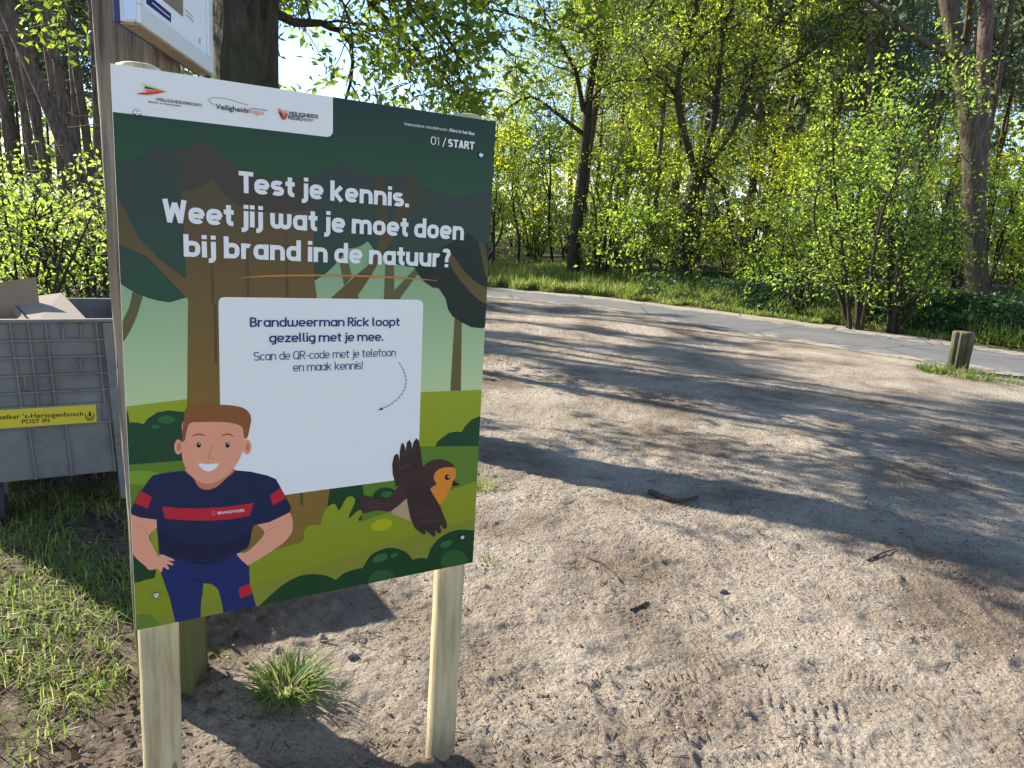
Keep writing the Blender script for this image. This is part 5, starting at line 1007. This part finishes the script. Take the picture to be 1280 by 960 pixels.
n = 14000; y = 1.7 + 6 * R4.random(n) ** 1.6; x = -1.9 + (y * .95 + 2.0) * R4.random(n); k = R4.random(n) < .25 + .75 * (vnoise(x * 3, y * 3, 81) > .05); x, y = x[k], y[k]; n = len(x); r = (.0018 + .005 * R4.random(n) ** 3)[:, None]; P = on_ground(x, y, .001); a = R4.random(n) * 6.28; D = np.stack([np.cos(a), np.sin(a), 0 * a], 1) * r * 1.3; S = np.stack([-np.sin(a), np.cos(a), 0 * a], 1) * r; U = np.array([0, 0, 1.0]) * r
V = np.stack([P - D - U * .3, P + S - U * .3, P + D - U * .3, P - S - U * .3, P - D * .5 + S * .3 + U * 1.1, P + D * .5 - S * .2 + U * .9], 1).reshape(-1, 3); i = np.arange(n)[:, None] * 6; F = [np.concatenate([i + [0, 1, 4], i + [1, 5, 4], i + [1, 2, 5], i + [2, 3, 5], i + [3, 4, 5], i + [3, 0, 4]])]
CRUMB = leaf_mat('soil_crumb', (0.08, 0.06, 0.045), (0.18, 0.145, 0.105), (0.3, 0.25, 0.19), .01, .06); o = mesh_obj('soil_crumb_scatter', V, F, CRUMB); tag(o, 'loose crumbs of soil strewn over the sand', 'soil crumbs', None, 'stuff')
n = 7500; x = R4.uniform(-4.5, -.9, n); y = R4.uniform(1.65, 6, n); V, F = leaf_quads(on_ground(x, y, .004), .034, R4, .55, 2.2); o = mesh_obj('leaf_litter', V, F, leaf_mat('dead_leaf', (.05, .034, .022), (.10, .066, .04), (.15, .10, .06), .05, .06)); tag(o, 'brown fallen leaves lying on the soil near the crate', 'leaf litter', None, 'stuff')
TWIG = bark('bark_twig', (0.03, 0.02, 0.015), (0.14, 0.10, 0.07), (30, 30, 8), .004)
def twig(label, P, r0, r1):
    q = np.array([ground_pt(*p) for p in P]); q = resample(q, .03); q[:, 2] = [gz(a, b_) + r0 * .9 for a, b_ in q[:, :2]]
    for _ in range(3): q[1:-1, 2] = np.maximum(q[1:-1, 2], .5 * (q[:-2, 2] + q[2:, 2]))
    V, F = tube(q, np.linspace(r0, r1, len(q)), 7, R4, .12); c = q[0]; o = mesh_obj('twig', V - c, F, TWIG, None, tuple(c), True); tag(o, label, 'twig')
twig('thick dark twig lying at the shadow edge on the sand', [(812, 612), (830, 620), (850, 624), (872, 622)], .017, .009); twig('thin curved twig on the sand below the thick one', [(735, 685), (752, 694), (768, 706), (776, 716)], .007, .003)
twig('short dark twig lying near the bottom right of the sand', [(790, 752), (800, 748), (812, 742)], .008, .005); twig('slim twig lying across the soil left of the near pale post', [(70, 860), (110, 838), (150, 812)], .007, .003)
twig('small forked looking twig at the right on the sunlit sand', [(1085, 700), (1100, 694), (1120, 690)], .006, .003)
q = ground_pt(720, 556); f = MB(); f.box(-.02, .02, -.008, .008, 0, .004, .001); o = f.build('paper_scrap', flat('scrap', (.7, .7, .68), .7), None, (q[0], q[1], gz(q[0], q[1]) + .004)); o.rotation_euler = (.1, .1, .5); tag(o, 'tiny white scrap lying in the shade on the sand', 'paper scrap')
def stone(label, px, r, sd):
    rr_ = np.random.default_rng(sd); q = ground_pt(*px); a = np.linspace(0, 2 * math.pi, 15)[:-1]; V = []
    for th in np.linspace(.15, math.pi - .15, 8):
        for ph in a: k_ = 1 + .18 * math.sin(3 * ph + sd) * math.sin(th) + .06 * rr_.standard_normal(); V.append((r * 1.3 * k_ * math.sin(th) * math.cos(ph), r * k_ * math.sin(th) * math.sin(ph), r * .7 * k_ * math.cos(th)))
    F = [(i * 14 + j, i * 14 + (j + 1) % 14, (i + 1) * 14 + (j + 1) % 14, (i + 1) * 14 + j) for i in range(7) for j in range(14)]
    o = mesh_obj('stone', np.array(V), np.array(F), flat('stone_grey', (.14, .12, .105), .9), None, (q[0], q[1], gz(q[0], q[1]) + r * .35), True); tag(o, label, 'stone')
stone('small dark stone in the tree shadow on the sand', (1083, 638), .02, 1); stone('small brown clod beside the bright grass tuft', (441, 806), .016, 2); stone('flat little stone on the sunlit sand near the right post', (905, 730), .016, 3)
